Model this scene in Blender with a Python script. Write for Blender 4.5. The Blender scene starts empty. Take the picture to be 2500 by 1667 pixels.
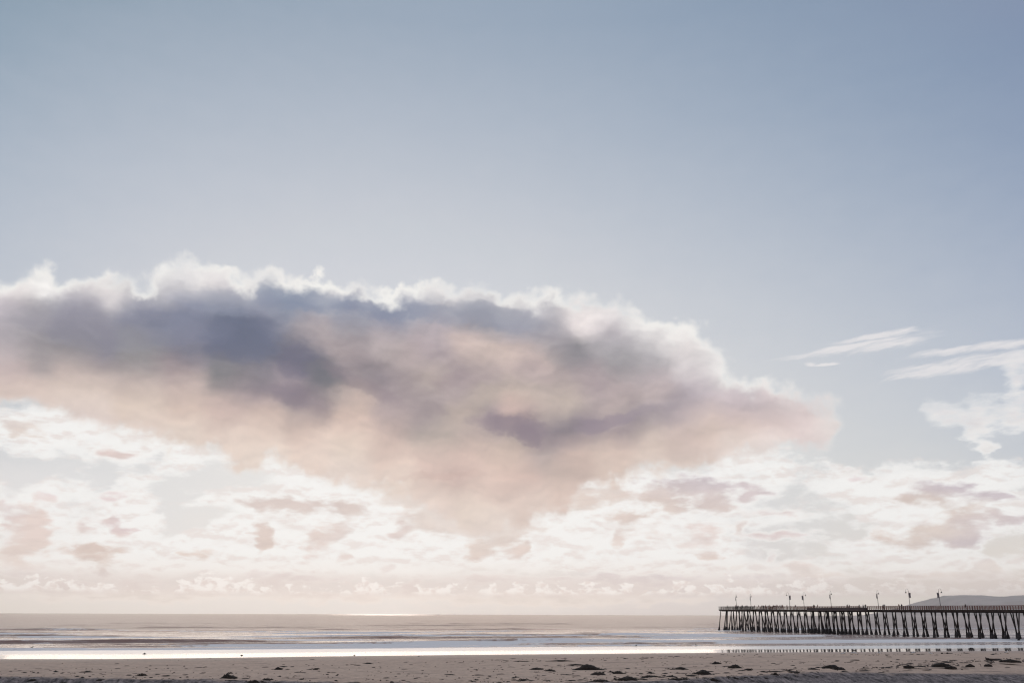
import bpy, bmesh, math, random
import numpy as np
from mathutils import Vector, Matrix, Quaternion
random.seed(7)
rng = np.random.default_rng(11)
R = math.radians
SC = bpy.context.scene
COL = SC.collection

# ------------------------------------------------------------------ camera
PITCH, ROLL, FPX, EYE = R(17.2), R(0.17), 2150.0, 6.4
cd = bpy.data.cameras.new("camera")
cam = bpy.data.objects.new("camera", cd); COL.objects.link(cam)
cd.sensor_width = 36.0; cd.lens = 36.0 * FPX / 2500.0
cd.clip_start = 0.5; cd.clip_end = 90000.0
cam.location = (0, 0, EYE)
CR = Matrix.Rotation(R(90) + PITCH, 3, 'X') @ Matrix.Rotation(ROLL, 3, 'Z')
cam.rotation_euler = CR.to_euler()
SC.camera = cam
CRn = np.array(CR)

def ray(px, py):
    """direction in the world of a point of the 2500 x 1667 photograph"""
    v = CRn @ np.array([(px - 1250.0) / FPX, (833.5 - py) / FPX, -1.0])
    return v / np.linalg.norm(v)
def ground(px, py, z=0.0):
    v = ray(px, py); k = (z - EYE) / v[2]
    return v[0] * k, v[1] * k
def azel(px, py):
    v = ray(px, py)
    return math.degrees(math.atan2(v[0], v[1])), math.degrees(math.asin(v[2]))
def chart(az, el):
    """inverse of azel, on arrays"""
    a, e = np.radians(az), np.radians(el)
    v = np.stack([np.sin(a) * np.cos(e), np.cos(a) * np.cos(e), np.sin(e)], -1) @ CRn
    w = np.maximum(-v[..., 2], 0.05)
    return 1250 + FPX * v[..., 0] / w, 833.5 - FPX * v[..., 1] / w

# ------------------------------------------------------------------ exposure
SC.view_settings.view_transform = 'Standard'
SC.view_settings.look = 'None'
SC.view_settings.exposure = 0.0
SC.view_settings.gamma = 1.0
SC.render.engine = 'CYCLES'
SC.cycles.max_bounces = 6
SC.cycles.pixel_filter_type = 'BLACKMAN_HARRIS'; SC.cycles.filter_width = 1.2
SC.cycles.volume_bounces = 1
SC.cycles.sample_clamp_indirect = 6.0

SUN_AZ, SUN_EL = -8.0, 11.0
# ------------------------------------------------------------------ node helper
def lin(c):
    return tuple(((v / 255.0) / 12.92 if v / 255.0 <= .04045 else ((v / 255.0 + .055) / 1.055) ** 2.4) for v in c)
class N:
    """tiny arithmetic layer over shader nodes"""
    def __init__(s, t): s.t = t
    def new(s, kind, **kw):
        n = s.t.nodes.new(kind)
        for k, v in kw.items(): setattr(n, k, v)
        return n
    def put(s, sock, v):
        if isinstance(v, bpy.types.NodeSocket): s.t.links.new(v, sock)
        elif v is not None: sock.default_value = v
    def m(s, op, a, b=None, c=None, clamp=False):
        n = s.new('ShaderNodeMath', operation=op, use_clamp=clamp)
        for i, v in enumerate((a, b, c)):
            if v is not None: s.put(n.inputs[i], v)
        return n.outputs[0]
    def mr(s, v, a, b, c=0.0, d=1.0, kind='LINEAR'):
        n = s.new('ShaderNodeMapRange', interpolation_type=kind)
        for i, x in enumerate((v, a, b, c, d)): s.put(n.inputs[i], x)
        return n.outputs[0]
    def mix(s, f, a, b, bt='MIX'):
        n = s.new('ShaderNodeMix', data_type='RGBA', blend_type=bt)
        s.put(n.inputs[0], f); s.put(n.inputs[6], a); s.put(n.inputs[7], b)
        return n.outputs[2]
    def fmix(s, f, a, b):
        n = s.new('ShaderNodeMix', data_type='FLOAT')
        s.put(n.inputs[0], f); s.put(n.inputs[2], a); s.put(n.inputs[3], b)
        return n.outputs[0]
    def xyz(s, x, y, z=0.0):
        n = s.new('ShaderNodeCombineXYZ')
        for i, v in enumerate((x, y, z)): s.put(n.inputs[i], v)
        return n.outputs[0]
    def noise(s, vec, scale, detail=6.0, rough=0.55, dist=0.0, lac=2.0):
        n = s.new('ShaderNodeTexNoise', noise_dimensions='3D')
        s.put(n.inputs['Vector'], vec); n.inputs['Scale'].default_value = scale
        n.inputs['Detail'].default_value = detail; n.inputs['Roughness'].default_value = rough
        n.inputs['Distortion'].default_value = dist; n.inputs['Lacunarity'].default_value = lac
        return n.outputs[0]
    def voro(s, vec, scale, feature='SMOOTH_F1', smooth=0.6, detail=0.0):
        n = s.new('ShaderNodeTexVoronoi', feature=feature)
        s.put(n.inputs['Vector'], vec); n.inputs['Scale'].default_value = scale
        if feature == 'SMOOTH_F1': n.inputs['Smoothness'].default_value = smooth
        if detail: n.inputs['Detail'].default_value = detail; n.inputs['Roughness'].default_value = 0.5
        return n.outputs['Distance']

# ------------------------------------------------------------------ world: clear sky, low clouds, the large cloud bank
W = bpy.data.worlds.new("World"); SC.world = W; W.use_nodes = True
WT = W.node_tree; WT.nodes.clear()
nt = bpy.data.node_groups.new("sky_and_clouds", 'ShaderNodeTree'); g = N(nt)
nt.interface.new_socket('colour', in_out='OUTPUT', socket_type='NodeSocketColor')
tc = g.new('ShaderNodeTexCoord'); sx = g.new('ShaderNodeSeparateXYZ'); nt.links.new(tc.outputs['Generated'], sx.inputs[0])
AZ = g.m('MULTIPLY', g.m('ARCTAN2', sx.outputs[0], sx.outputs[1]), 180 / math.pi)
EL = g.m('MULTIPLY', g.m('ARCSINE', g.m('MINIMUM', g.m('MAXIMUM', sx.outputs[2], -1.0), 1.0)), 180 / math.pi)

class Canvas:
    """colour and density of a piece of sky on a grid of directions; spans = overlapping azimuth ranges, 32 stops each"""
    def __init__(c, els, spans):
        c.els, c.spans = els, spans
        az = np.concatenate([np.linspace(a, b, 32) for a, b in spans])
        c.A, c.E = np.meshgrid(az, np.array(els)); c.X, c.Y = chart(c.A, c.E)
    def build(c, rgb, alpha, az, el, interp):
        fs = [g.mr(az, a, b) for a, b in c.spans]
        bl = [g.mr(az, c.spans[k + 1][0] + .5, c.spans[k][1] - .5, kind='SMOOTHSTEP') for k in range(len(fs) - 1)]
        col = al = None
        for i, e in enumerate(c.els):
            n = g.new('ShaderNodeGroup'); n.node_tree = row_group(rgb[i], alpha[i], len(fs), interp)
            for k, f in enumerate(fs + bl): g.put(n.inputs[k], f)
            o, a = n.outputs[0], n.outputs[1]
            if col is None: col, al = o, a
            else:
                t = g.mr(el, c.els[i - 1], e)
                col, al = g.mix(t, col, o), g.fmix(t, al, a)
        return col, al
def row_group(rgb, alpha, k, interp):
    """one row of the sky: colour ramps side by side"""
    gt = bpy.data.node_groups.new("sky_row", 'ShaderNodeTree'); q = N(gt)
    for i in range(2 * k - 1): gt.interface.new_socket('v%d' % i, in_out='INPUT', socket_type='NodeSocketFloat')
    gt.interface.new_socket('colour', in_out='OUTPUT', socket_type='NodeSocketColor')
    gt.interface.new_socket('density', in_out='OUTPUT', socket_type='NodeSocketFloat')
    gi = gt.nodes.new('NodeGroupInput'); go = gt.nodes.new('NodeGroupOutput')
    c0 = a0 = None
    for h in range(k):
        n = gt.nodes.new('ShaderNodeValToRGB'); cr = n.color_ramp; cr.interpolation = interp
        cr.elements[0].position = 0.0; cr.elements[1].position = 1.0
        for j in range(1, 31): cr.elements.new(j / 31.0)
        for j in range(32):
            c = rgb[h * 32 + j]
            cr.elements[j].color = (float(c[0]), float(c[1]), float(c[2]), float(alpha[h * 32 + j]))
        gt.links.new(gi.outputs[h], n.inputs[0])
        if c0 is None: c0, a0 = n.outputs[0], n.outputs[1]
        else:
            c0 = q.mix(gi.outputs[k + h - 1], c0, n.outputs[0]); a0 = q.fmix(gi.outputs[k + h - 1], a0, n.outputs[1])
    gt.links.new(c0, go.inputs[0]); gt.links.new(a0, go.inputs[1])
    return gt

def shepard(X, Y, pts, sig, ys=1.0):
    P = np.array([[p[0], p[1]] for p in pts], float); C = np.array([lin(p[2]) for p in pts])
    d2 = (X[..., None] - P[:, 0]) ** 2 + ((Y[..., None] - P[:, 1]) * ys) ** 2
    w = np.exp(-d2 / (2 * sig * sig)) + 1e-3 / (1 + d2 / sig ** 2) ** 2
    return (w[..., None] * C).sum(-2) / w.sum(-1)[..., None]
def dab(X, Y, cx, cy, rx, ry, ang=0.0):
    a = math.radians(ang); u = (X - cx) * math.cos(a) + (Y - cy) * math.sin(a); v = -(X - cx) * math.sin(a) + (Y - cy) * math.cos(a)
    return np.sqrt((u / rx) ** 2 + (v / ry) ** 2)
def polydist(X, Y, poly):
    P = np.array(poly, float); Q = np.roll(P, -1, 0)
    ins = np.zeros(X.shape, bool); best = np.full(X.shape, 1e9)
    for (x0, y0), (x1, y1) in zip(P, Q):
        t = np.clip(((X - x0) * (x1 - x0) + (Y - y0) * (y1 - y0)) / ((x1 - x0) ** 2 + (y1 - y0) ** 2), 0, 1)
        best = np.minimum(best, np.hypot(X - x0 - t * (x1 - x0), Y - y0 - t * (y1 - y0)))
        if y0 != y1:
            c = ((y0 > Y) != (y1 > Y)) & (X < (x1 - x0) * (Y - y0) / (y1 - y0) + x0); ins ^= c
    return np.where(ins, best, -best)

# clear sky colours (position in the photograph, sRGB)
SKY = [(0,0,(147,164,182)),(600,0,(150,167,183)),(1250,0,(150,166,186)),(1900,0,(140,156,180)),(2500,0,(134,150,176)),
 (0,250,(163,177,192)),(600,250,(174,185,199)),(1250,250,(172,184,199)),(1900,250,(156,171,189)),(2500,250,(143,158,183)),
 (0,450,(177,187,201)),(600,450,(191,197,209)),(1150,450,(191,197,209)),(1900,450,(173,184,200)),(2500,450,(155,169,190)),
 (0,600,(188,196,207)),(600,600,(199,203,213)),(1150,600,(203,207,214)),(1700,600,(190,197,209)),(2100,600,(176,186,201)),(2500,600,(163,175,196)),
 (100,750,(200,204,212)),(1200,750,(205,208,213)),(1700,750,(199,204,212)),(2100,740,(190,196,208)),(2500,740,(180,188,204)),
 (1900,850,(203,207,213)),(2200,880,(197,203,211)),(2500,880,(190,197,209)),(2100,960,(203,207,213)),(2450,950,(192,199,210)),
 (2150,1060,(206,209,213)),(2480,1100,(201,205,212)),(1950,1130,(213,215,217)),(2200,1120,(210,212,215)),(1750,1150,(216,219,220)),
 (1600,1180,(222,222,222)),(60,1160,(219,220,223)),(250,1160,(222,223,224)),(500,1200,(224,223,222)),(1000,1200,(232,232,232)),(1200,1350,(236,236,235)),
 (1930,1250,(220,220,221)),(2000,1320,(220,220,219)),(2450,1330,(218,221,221)),(2250,1250,(224,222,220)),(60,1300,(232,228,225)),(700,1350,(236,236,234)),
 (0,1400,(234,226,222)),(600,1400,(238,234,230)),(1200,1410,(234,228,224)),(1700,1410,(224,217,217)),(2200,1410,(232,223,216)),(2500,1410,(232,223,216)),
 (0,1450,(230,221,214)),(600,1450,(232,223,216)),(1200,1450,(230,220,213)),(1700,1450,(222,212,211)),(2200,1450,(229,218,211)),(2500,1450,(228,216,207)),
 (0,1490,(233,222,213)),(600,1490,(233,221,212)),(1200,1490,(231,218,209)),(1700,1490,(224,212,209)),(2200,1490,(230,216,206)),(2500,1490,(228,214,205))]
# white low clouds: x, y, rx, ry, strength(+ cloud, - gap)
WHITE = [(250,1378,330,22,1),(800,1372,320,24,1),(1350,1378,300,20,1),(120,1050,160,55,1),(330,1080,190,40,1),(420,1110,90,60,1),(700,1160,330,45,1),(900,1220,260,60,1),(620,1190,240,22,1),(350,1250,90,90,1),
 (150,1190,150,22,1),(60,1250,140,40,1),(400,1330,260,70,1),(700,1290,300,120,1),(1000,1300,350,90,1),(1250,1330,300,60,1),(1450,1290,220,60,1),
 (1550,1230,260,50,1),(1500,1180,150,28,1),(1680,1160,170,14,1),(1880,1175,75,38,1),(1650,1350,250,70,1),(1900,1375,170,35,1),(2080,1175,95,50,1),
 (2130,1270,75,80,1),(2250,1185,150,45,1),(2330,1250,200,70,1),(2440,1165,90,35,1),(2200,1370,250,30,1),(2400,1390,200,18,1),(1930,1213,110,7,1),
 (1940,1262,100,12,1),(1930,1305,130,14,1),(2440,1380,120,25,1),(1840,1130,110,34,1),(1980,1095,75,26,1),(1560,1165,120,20,1),
 (60,1160,90,26,-.8),(240,1175,60,16,-.7),(430,1190,55,24,-1),(530,1175,130,22,-1),(420,1260,22,50,-1),(480,1255,70,14,-1),(480,1285,35,8,-1),(390,1122,28,9,-1),
 (1740,1155,80,8,-.7),(2000,1240,90,14,-.8),(2010,1285,95,14,-.8),(1960,1340,130,18,-.9),(2440,1335,60,28,-.9),(2100,1100,160,40,-1)]
# cumulus with their own outline in the upper right, cirrus streaks
PUFF = [(2290,1012,30,26,0),(2345,1022,55,24,10),(2305,985,18,20,0),(2385,1052,42,26,35),(2425,1095,40,14,40),(2375,990,12,22,0),(2470,1010,65,38,-10),(2490,930,30,60,0),(2430,985,26,22,0),(2500,880,60,14,-10)]
CIRR = [(2080,848,180,10,-10.5),(2150,842,120,15,-9),(2140,820,110,9,-10),(2290,902,150,17,-7),(2420,878,150,19,-8),(2370,850,160,11,-8),(2480,838,90,13,-9),(1978,889,14,6,0),(2015,888,30,4,-8)]
# tinted patches of low cloud: x, y, rx, ry, angle, colour
PATCH = [(1120,1275,190,42,4,(225,211,203)),(1000,1215,120,30,14,(227,213,204)),(1380,1215,160,34,-4,(223,208,200)),(1240,1300,90,30,-20,(225,211,203)),
 (50,1048,75,24,6,(221,205,195)),(275,1110,75,16,4,(226,208,203)),(120,1202,30,10,0,(230,216,215)),(260,1214,55,12,-8,(231,216,215)),
 (80,1285,75,62,15,(228,210,203)),(8,1240,35,22,20,(222,208,207)),(215,1283,19,30,0,(221,204,200)),(268,1267,20,11,0,(223,207,205)),(305,1292,36,17,12,(222,204,203)),
 (230,1348,105,24,4,(219,200,190)),(45,1350,80,26,0,(231,215,206)),(480,1347,58,14,0,(230,214,204)),(640,1302,38,36,38,(220,203,195)),(655,1330,30,22,0,(222,204,195)),
 (700,1232,150,22,4,(217,202,196)),(840,1238,78,22,10,(216,201,195)),(860,1258,20,14,0,(220,206,200)),(780,1312,46,28,-12,(226,210,203)),(795,1292,14,14,0,(226,212,206)),(838,1302,14,20,-20,(229,217,212)),
 (970,1297,22,33,0,(222,207,203)),(775,1367,42,10,4,(225,206,199)),(850,1362,38,14,-8,(229,215,209)),(940,1376,13,13,0,(232,222,218)),(1030,1300,28,10,8,(232,228,226)),
 (1160,1342,58,18,-8,(226,210,201)),(1165,1362,50,10,6,(224,206,197)),(1245,1348,38,22,0,(226,209,201)),(1292,1338,20,17,0,(226,209,201)),
 (1700,1185,150,26,4,(205,195,201)),(1600,1205,120,24,-4,(220,204,196)),(1490,1205,60,22,0,(221,205,197)),(1740,1225,70,28,0,(216,201,196)),(1830,1200,50,24,10,(217,203,203)),(1640,1238,45,18,0,(220,205,198)),
 (1350,1228,140,24,0,(224,208,198)),(1525,1268,70,20,-6,(220,204,196)),(1570,1300,80,14,4,(227,212,205)),(1512,1320,26,32,0,(229,215,208)),(1720,1298,45,22,6,(229,214,209)),(1792,1286,14,18,0,(227,215,209)),
 (1745,1358,34,13,-15,(228,211,202)),(1690,1330,60,10,0,(232,222,218)),(1925,1263,100,8,1,(225,209,206)),(1925,1312,130,12,2,(225,210,208)),(1880,1352,24,12,20,(226,214,212)),(1828,1394,30,8,0,(232,220,212)),(1960,1383,60,5,-4,(232,220,214)),
 (2090,1162,38,15,8,(231,217,217)),(2330,1192,125,20,6,(205,194,200)),(2225,1212,60,18,-14,(217,201,193)),(2300,1228,100,17,4,(220,205,196)),(2430,1208,90,15,8,(210,199,203)),
 (2370,1258,80,26,0,(222,207,198)),(2385,1278,50,18,6,(208,196,201)),(2475,1268,75,20,4,(214,202,204)),(2153,1294,19,19,0,(229,212,203)),(2225,1265,40,8,20,(228,216,213)),(2240,1334,110,17,2,(217,202,194)),(2350,1322,62,20,-8,(209,197,201)),(2310,1298,80,18,0,(224,210,201)),
 (2120,1362,55,5,-5,(230,219,217)),(2400,1375,30,16,0,(232,222,216)),(1990,1405,120,7,0,(233,222,214)),(2300,1408,200,9,0,(232,221,213)),
 (700,1402,170,6,2,(228,216,213)),(620,1398,60,4,0,(228,216,213)),(1180,1410,110,8,2,(228,217,214)),(60,1400,120,8,0,(232,222,218)),(260,1400,28,9,0,(230,218,213)),
 (1300,1420,260,13,0,(227,215,209)),(1560,1418,240,17,0,(223,213,213)),(1830,1420,140,13,0,(222,213,215)),(885,1428,22,20,0,(227,214,208)),(1010,1436,30,7,0,(227,216,213)),(160,1425,60,9,0,(227,216,211)),(340,1420,60,14,0,(228,217,213)),(480,1430,70,10,0,(229,218,213)),(650,1425,50,12,0,(227,215,210)),
 (300,1462,280,13,0,(224,213,205)),(800,1465,200,12,0,(232,220,213)),(1300,1468,420,14,0,(230,219,211))]
# outline of the large cloud bank
BANK = [(-300,700),(0,682),(30,655),(60,651),(115,634),(135,648),(152,682),(200,668),(262,664),(310,658),(335,674),(358,698),(380,664),(390,645),(430,622),(480,620),(545,635),(572,662),(612,672),(660,649),
 (700,668),(735,678),(768,662),(812,682),(850,692),(900,702),(945,695),(975,690),(1000,688),(1022,680),(1048,668),(1090,675),(1108,702),(1132,707),(1180,692),(1212,706),(1262,718),(1322,706),(1346,702),
 (1382,704),(1402,716),(1440,726),(1482,722),(1505,724),(1525,750),(1560,765),(1640,782),(1700,784),(1722,802),(1732,826),(1762,842),(1775,876),(1792,888),(1800,925),(1826,938),(1838,908),(1880,918),
 (1922,936),(1962,962),(1992,976),(2035,985),(2062,1008),(2052,1034),(2028,1056),(2010,1085),(1960,1078),(1915,1092),(1860,1102),(1790,1112),(1730,1130),(1640,1150),(1560,1150),(1500,1166),(1450,1192),(1420,1212),
 (1380,1238),(1320,1250),(1260,1280),(1205,1310),(1130,1295),(1080,1262),(1030,1225),(990,1200),(930,1192),(860,1180),(780,1155),(690,1132),(600,1118),(520,1096),(440,1084),(370,1066),(300,1052),(230,1025),(160,1008),(100,1000),(50,990),(0,975),(-300,940)]
BCOL = [(15,665,(240,239,236)),(70,672,(240,239,236)),(115,655,(240,239,236)),(120,690,(236,233,231)),(40,705,(232,224,222)),(190,692,(228,224,224)),(250,690,(232,226,224)),(310,680,(238,236,233)),(290,705,(214,208,210)),(370,700,(214,212,214)),(400,655,(240,240,237)),(440,640,(241,241,239)),(490,645,(241,241,239)),(540,655,(241,240,238)),(470,672,(236,232,230)),(530,682,(228,220,218)),(430,680,(222,218,218)),(585,680,(226,220,218)),(620,675,(236,232,230)),(665,662,(241,240,238)),(700,685,(238,236,233)),(740,688,(212,212,216)),(790,695,(236,233,231)),(825,705,(226,222,222)),(900,712,(236,234,232)),(950,712,(226,224,225)),(1000,728,(210,210,216)),(1050,685,(238,236,233)),(1080,700,(236,232,230)),(1040,715,(222,218,218)),(1110,722,(226,222,222)),(1150,715,(236,232,230)),(1200,708,(232,228,226)),(1200,730,(205,203,208)),(1260,733,(238,236,233)),(1300,718,(238,236,234)),(1310,748,(214,210,212)),(1395,735,(240,239,236)),(1440,745,(240,238,235)),(1490,740,(241,240,237)),(1430,778,(232,222,221)),(1540,775,(238,236,233)),(1590,785,(239,237,234)),(1650,800,(240,238,235)),(1700,805,(241,239,236)),(1640,830,(234,228,226)),(1735,850,(238,236,233)),(1770,890,(238,236,233)),(1740,880,(226,222,222)),(1850,925,(236,234,232)),(1930,960,(230,226,224)),
 (20,640,(238,236,232)),(20,740,(190,182,190)),(60,770,(168,163,170)),(20,850,(176,168,174)),(80,860,(150,145,150)),(20,900,(192,174,174)),(30,950,(208,188,178)),(20,985,(222,205,195)),(-200,800,(160,156,164)),(-200,920,(205,188,178)),
 (200,700,(188,182,186)),(200,740,(160,158,172)),(200,800,(145,142,155)),(230,840,(132,130,145)),(200,860,(140,138,142)),(200,890,(165,152,155)),(200,930,(200,182,172)),(200,970,(214,198,186)),(200,1010,(226,210,202)),
 (350,710,(168,166,178)),(350,760,(130,134,154)),(380,780,(128,132,152)),(350,830,(140,140,148)),(350,870,(142,140,142)),(350,900,(158,148,152)),(350,940,(196,178,170)),(350,990,(212,194,178)),(350,1030,(218,200,188)),
 (440,700,(175,175,188)),(460,770,(130,136,158)),(470,830,(120,122,142)),(450,860,(125,124,138)),(430,900,(165,148,150)),(450,940,(182,164,160)),(450,1000,(208,184,170)),(450,1050,(222,206,192)),
 (550,670,(215,210,215)),(550,720,(145,152,170)),(550,790,(112,120,140)),(560,830,(100,105,128)),(600,820,(98,108,128)),(580,880,(125,122,134)),(560,920,(128,128,132)),(580,950,(150,138,146)),(560,990,(190,168,162)),(550,1020,(205,178,168)),(560,1070,(224,206,192)),
 (650,700,(140,150,172)),(700,740,(125,138,160)),(660,760,(145,148,165)),(650,800,(115,120,142)),(660,870,(105,108,128)),(640,920,(135,130,138)),(650,960,(140,128,140)),(650,1010,(205,180,168)),(640,1060,(218,196,182)),(650,1100,(228,212,198)),
 (740,700,(138,148,168)),(740,740,(132,142,165)),(750,790,(165,158,165)),(770,810,(178,165,168)),(730,840,(112,114,130)),(735,880,(108,108,128)),(700,930,(165,150,157)),(790,900,(112,112,125)),(790,930,(110,114,120)),(725,965,(130,122,134)),(760,980,(150,135,142)),(730,1020,(178,160,154)),(740,1060,(212,186,172)),(760,1100,(226,206,192)),
 (850,720,(145,152,172)),(850,760,(140,145,165)),(850,800,(150,148,158)),(830,840,(176,162,164)),(850,870,(160,146,150)),(870,900,(135,128,136)),(850,950,(180,162,158)),(880,990,(202,178,166)),(870,1040,(215,188,175)),(860,1090,(218,200,184)),(860,1140,(228,212,200)),
 (950,735,(128,138,162)),(950,770,(130,136,158)),(940,820,(180,168,172)),(950,860,(180,166,166)),(930,920,(140,130,138)),(980,940,(155,142,146)),(950,980,(172,155,158)),(950,1030,(182,162,158)),(940,1080,(205,180,168)),(950,1130,(222,196,182)),(960,1170,(225,208,194)),
 (1040,745,(160,164,180)),(1060,770,(148,150,165)),(1060,800,(190,175,178)),(1050,850,(172,158,164)),(1020,880,(180,164,164)),(1050,930,(184,168,160)),(1050,960,(164,150,154)),(1040,1010,(165,150,152)),(1060,1060,(178,164,156)),(1060,1110,(208,184,172)),(1060,1150,(208,178,168)),(1060,1200,(215,195,182)),(1050,1240,(228,210,200)),
 (1150,750,(140,145,162)),(1180,780,(145,148,162)),(1150,830,(205,184,178)),(1180,870,(204,184,174)),(1140,910,(160,146,150)),(1180,900,(168,152,156)),(1120,940,(172,156,158)),(1180,960,(186,170,160)),(1130,1020,(185,168,158)),(1150,1040,(180,162,158)),(1180,1080,(205,182,170)),(1150,1120,(210,182,170)),(1110,1165,(190,162,155)),(1170,1190,(214,188,176)),(1150,1240,(222,206,192)),(1180,1290,(222,208,198)),
 (1270,730,(225,220,220)),(1270,765,(160,160,174)),(1280,800,(160,158,170)),(1260,860,(205,184,176)),(1300,900,(176,158,162)),(1280,950,(190,174,164)),(1260,1000,(206,176,166)),(1200,1030,(145,132,142)),(1280,1035,(140,128,138)),(1300,1070,(150,134,142)),(1260,1090,(188,170,158)),(1250,1130,(212,184,170)),(1280,1170,(200,170,160)),(1290,1210,(218,198,186)),
 (1350,735,(175,175,182)),(1345,760,(165,163,175)),(1400,760,(228,215,214)),(1350,830,(165,160,168)),(1390,870,(140,138,144)),(1330,880,(200,180,172)),(1380,920,(170,154,156)),(1380,970,(190,174,164)),(1350,1010,(190,172,164)),(1370,1045,(134,126,136)),(1350,1080,(136,124,136)),(1330,1110,(170,156,152)),(1400,1120,(198,172,160)),(1390,1150,(178,160,152)),(1380,1190,(208,184,172)),
 (1480,760,(232,222,222)),(1500,800,(198,190,196)),(1500,840,(172,168,174)),(1500,880,(158,154,158)),(1450,930,(172,156,160)),(1500,960,(178,162,164)),(1500,1000,(194,176,170)),(1450,1045,(142,130,142)),(1500,1045,(152,138,148)),(1540,1020,(144,134,142)),(1480,1090,(190,172,160)),(1500,1110,(206,180,168)),(1500,1140,(212,192,178)),
 (1600,800,(236,230,228)),(1600,840,(196,192,196)),(1600,880,(172,168,172)),(1600,930,(186,172,176)),(1600,970,(196,178,174)),(1600,1015,(158,148,158)),(1650,985,(165,155,164)),(1650,1000,(172,158,164)),(1600,1060,(202,184,172)),(1650,1080,(196,176,168)),(1600,1110,(206,188,176)),(1600,1140,(222,206,194)),
 (1690,840,(232,222,220)),(1690,880,(208,202,204)),(1700,920,(206,196,198)),(1700,960,(190,178,186)),(1700,1010,(198,180,178)),(1720,1050,(206,186,174)),(1700,1090,(198,176,170)),(1700,1120,(216,200,188)),
 (1780,900,(232,228,226)),(1800,950,(206,192,194)),(1800,990,(198,184,190)),(1830,970,(190,178,186)),(1800,1030,(206,184,178)),(1800,1070,(212,196,186)),(1800,1100,(228,216,210)),
 (1880,940,(225,205,204)),(1880,990,(190,178,184)),(1900,1000,(200,186,190)),(1880,1030,(210,190,186)),(1880,1060,(226,206,202)),(1880,1090,(236,232,228)),
 (1950,990,(214,202,204)),(1960,1020,(216,198,198)),(1980,1050,(228,214,212)),(2020,1030,(226,222,220))]

V3 = g.xyz(AZ, EL, 0.0)
def shift(scale_x, scale_y, off, amp, detail=5.0, rough=0.55):
    v = g.xyz(g.m('MULTIPLY', AZ, scale_x), g.m('MULTIPLY', EL, scale_y), off)
    return g.m('MULTIPLY', g.m('SUBTRACT', g.noise(v, 1.0, detail, rough), 0.5), amp)

# -- clear sky and white low cloud
e1 = list(np.arange(-0.6, 16.5, 0.8)) + [19, 22, 26, 31, 37, 45, 60, 88]
C1 = Canvas(e1, [(-37, -13), (-16, 13), (10, 37)]); A, E, X, Y = C1.A, C1.E, C1.X, C1.Y
rgb = shepard(X, Y, SKY, 170, 1.3)
def poly(X, Y, deg=3):
    x, y = np.clip(X, -200, 2700) / 1250 - 1, np.clip(Y, -150, 1250) / 800 - 1
    return np.stack([x ** i * y ** j for i in range(deg + 1) for j in range(deg + 1 - i)], -1)
up = [p for p in SKY if p[1] <= 1130]
cf = np.linalg.lstsq(poly(np.array([p[0] for p in up], float), np.array([p[1] for p in up], float)), np.array([lin(p[2]) for p in up]), rcond=None)[0]
t = np.clip((Y - 1000) / 160, 0, 1)[..., None]
rgb = rgb * t + (1 - t) * np.clip(poly(X, Y) @ cf, .1, .8)
far = np.clip((E - 36) / 50, 0, 1)[..., None]
rgb = rgb * (1 - far) + far * np.array(lin((150, 164, 186)))
d = np.full(X.shape, -1.0)
for (cx, cy, rx, ry, s) in WHITE:
    r = (1 - dab(X, Y, cx, cy, rx * 1.1, ry * 1.15)) * (ry / 45.0 + .35)
    if s > 0: d = np.maximum(d, r)
for (cx, cy, rx, ry, s) in WHITE:
    r = (1 - dab(X, Y, cx, cy, rx * 1.2, ry * 1.3))
    if s < 0: d = np.where(r > -.4, np.minimum(d, -r * 1.1 * -s), d)
w = np.clip(0.5 + d * 0.42, 0, 1)
waz = g.m('ADD', AZ, shift(.45, .9, 1.7, 3.6)); wel = g.m('ADD', EL, shift(.45, .9, 7.7, 1.6))
sky_c, sky_a = C1.build(rgb, w, waz, wel, 'B_SPLINE')
fineN = g.noise(g.xyz(g.m('MULTIPLY', AZ, 0.7), g.m('MULTIPLY', EL, 1.4), 3.1), 1.0, 8.0, 0.6)
midN = g.noise(g.xyz(g.m('MULTIPLY', AZ, 0.33), g.m('MULTIPLY', EL, 0.75), 9.1), 1.0, 7.0, 0.6)
wn = g.m('ADD', sky_a, g.m('ADD', g.m('MULTIPLY', g.m('SUBTRACT', fineN, .5), .62), g.m('MULTIPLY', g.m('SUBTRACT', midN, .5), .5)))
wmask = g.mr(wn, 0.36, 0.58, kind='SMOOTHSTEP')
# sky behind the photographer: unseen, set neutral and brightened to light sand and foam
back = g.mr(g.m('ABSOLUTE', AZ), 38.0, 120.0, kind='SMOOTHSTEP')
ni = g.new('ShaderNodeTexSky', sky_type='NISHITA', sun_disc=False, sun_elevation=R(SUN_EL), sun_rotation=R(SUN_AZ))
try: ni.air_density = 1.0; ni.dust_density = 1.0
except Exception: pass
nis = g.mix(1.0, ni.outputs[0], (0.08, 0.08, 0.08, 1), 'MULTIPLY')
nis = g.mix(1.0, nis, (0.7, 0.7, 0.7, 1), 'DARKEN')
clear = g.mix(0.06, sky_c, nis)
white = g.mix(g.mr(EL, 0.5, 3.5), lin((242, 231, 223)) + (1,), lin((246, 245, 243)) + (1,))
tex = g.noise(g.xyz(g.m('MULTIPLY', AZ, 0.42), g.m('MULTIPLY', EL, 1.05), 83.0), 1.0, 9.0, 0.62)
tex2 = g.noise(g.xyz(g.m('MULTIPLY', AZ, 0.42), g.m('ADD', g.m('MULTIPLY', EL, 1.05), .30), 83.0), 1.0, 9.0, 0.62)
relW = g.m('SUBTRACT', tex, tex2)
shadeW = g.mix(g.m('MULTIPLY', g.m('ADD', g.mr(relW, -.01, .13), g.mr(tex, .52, .66, 0, .5), clamp=True), .6), white, lin((226, 213, 208)) + (1,))
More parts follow.
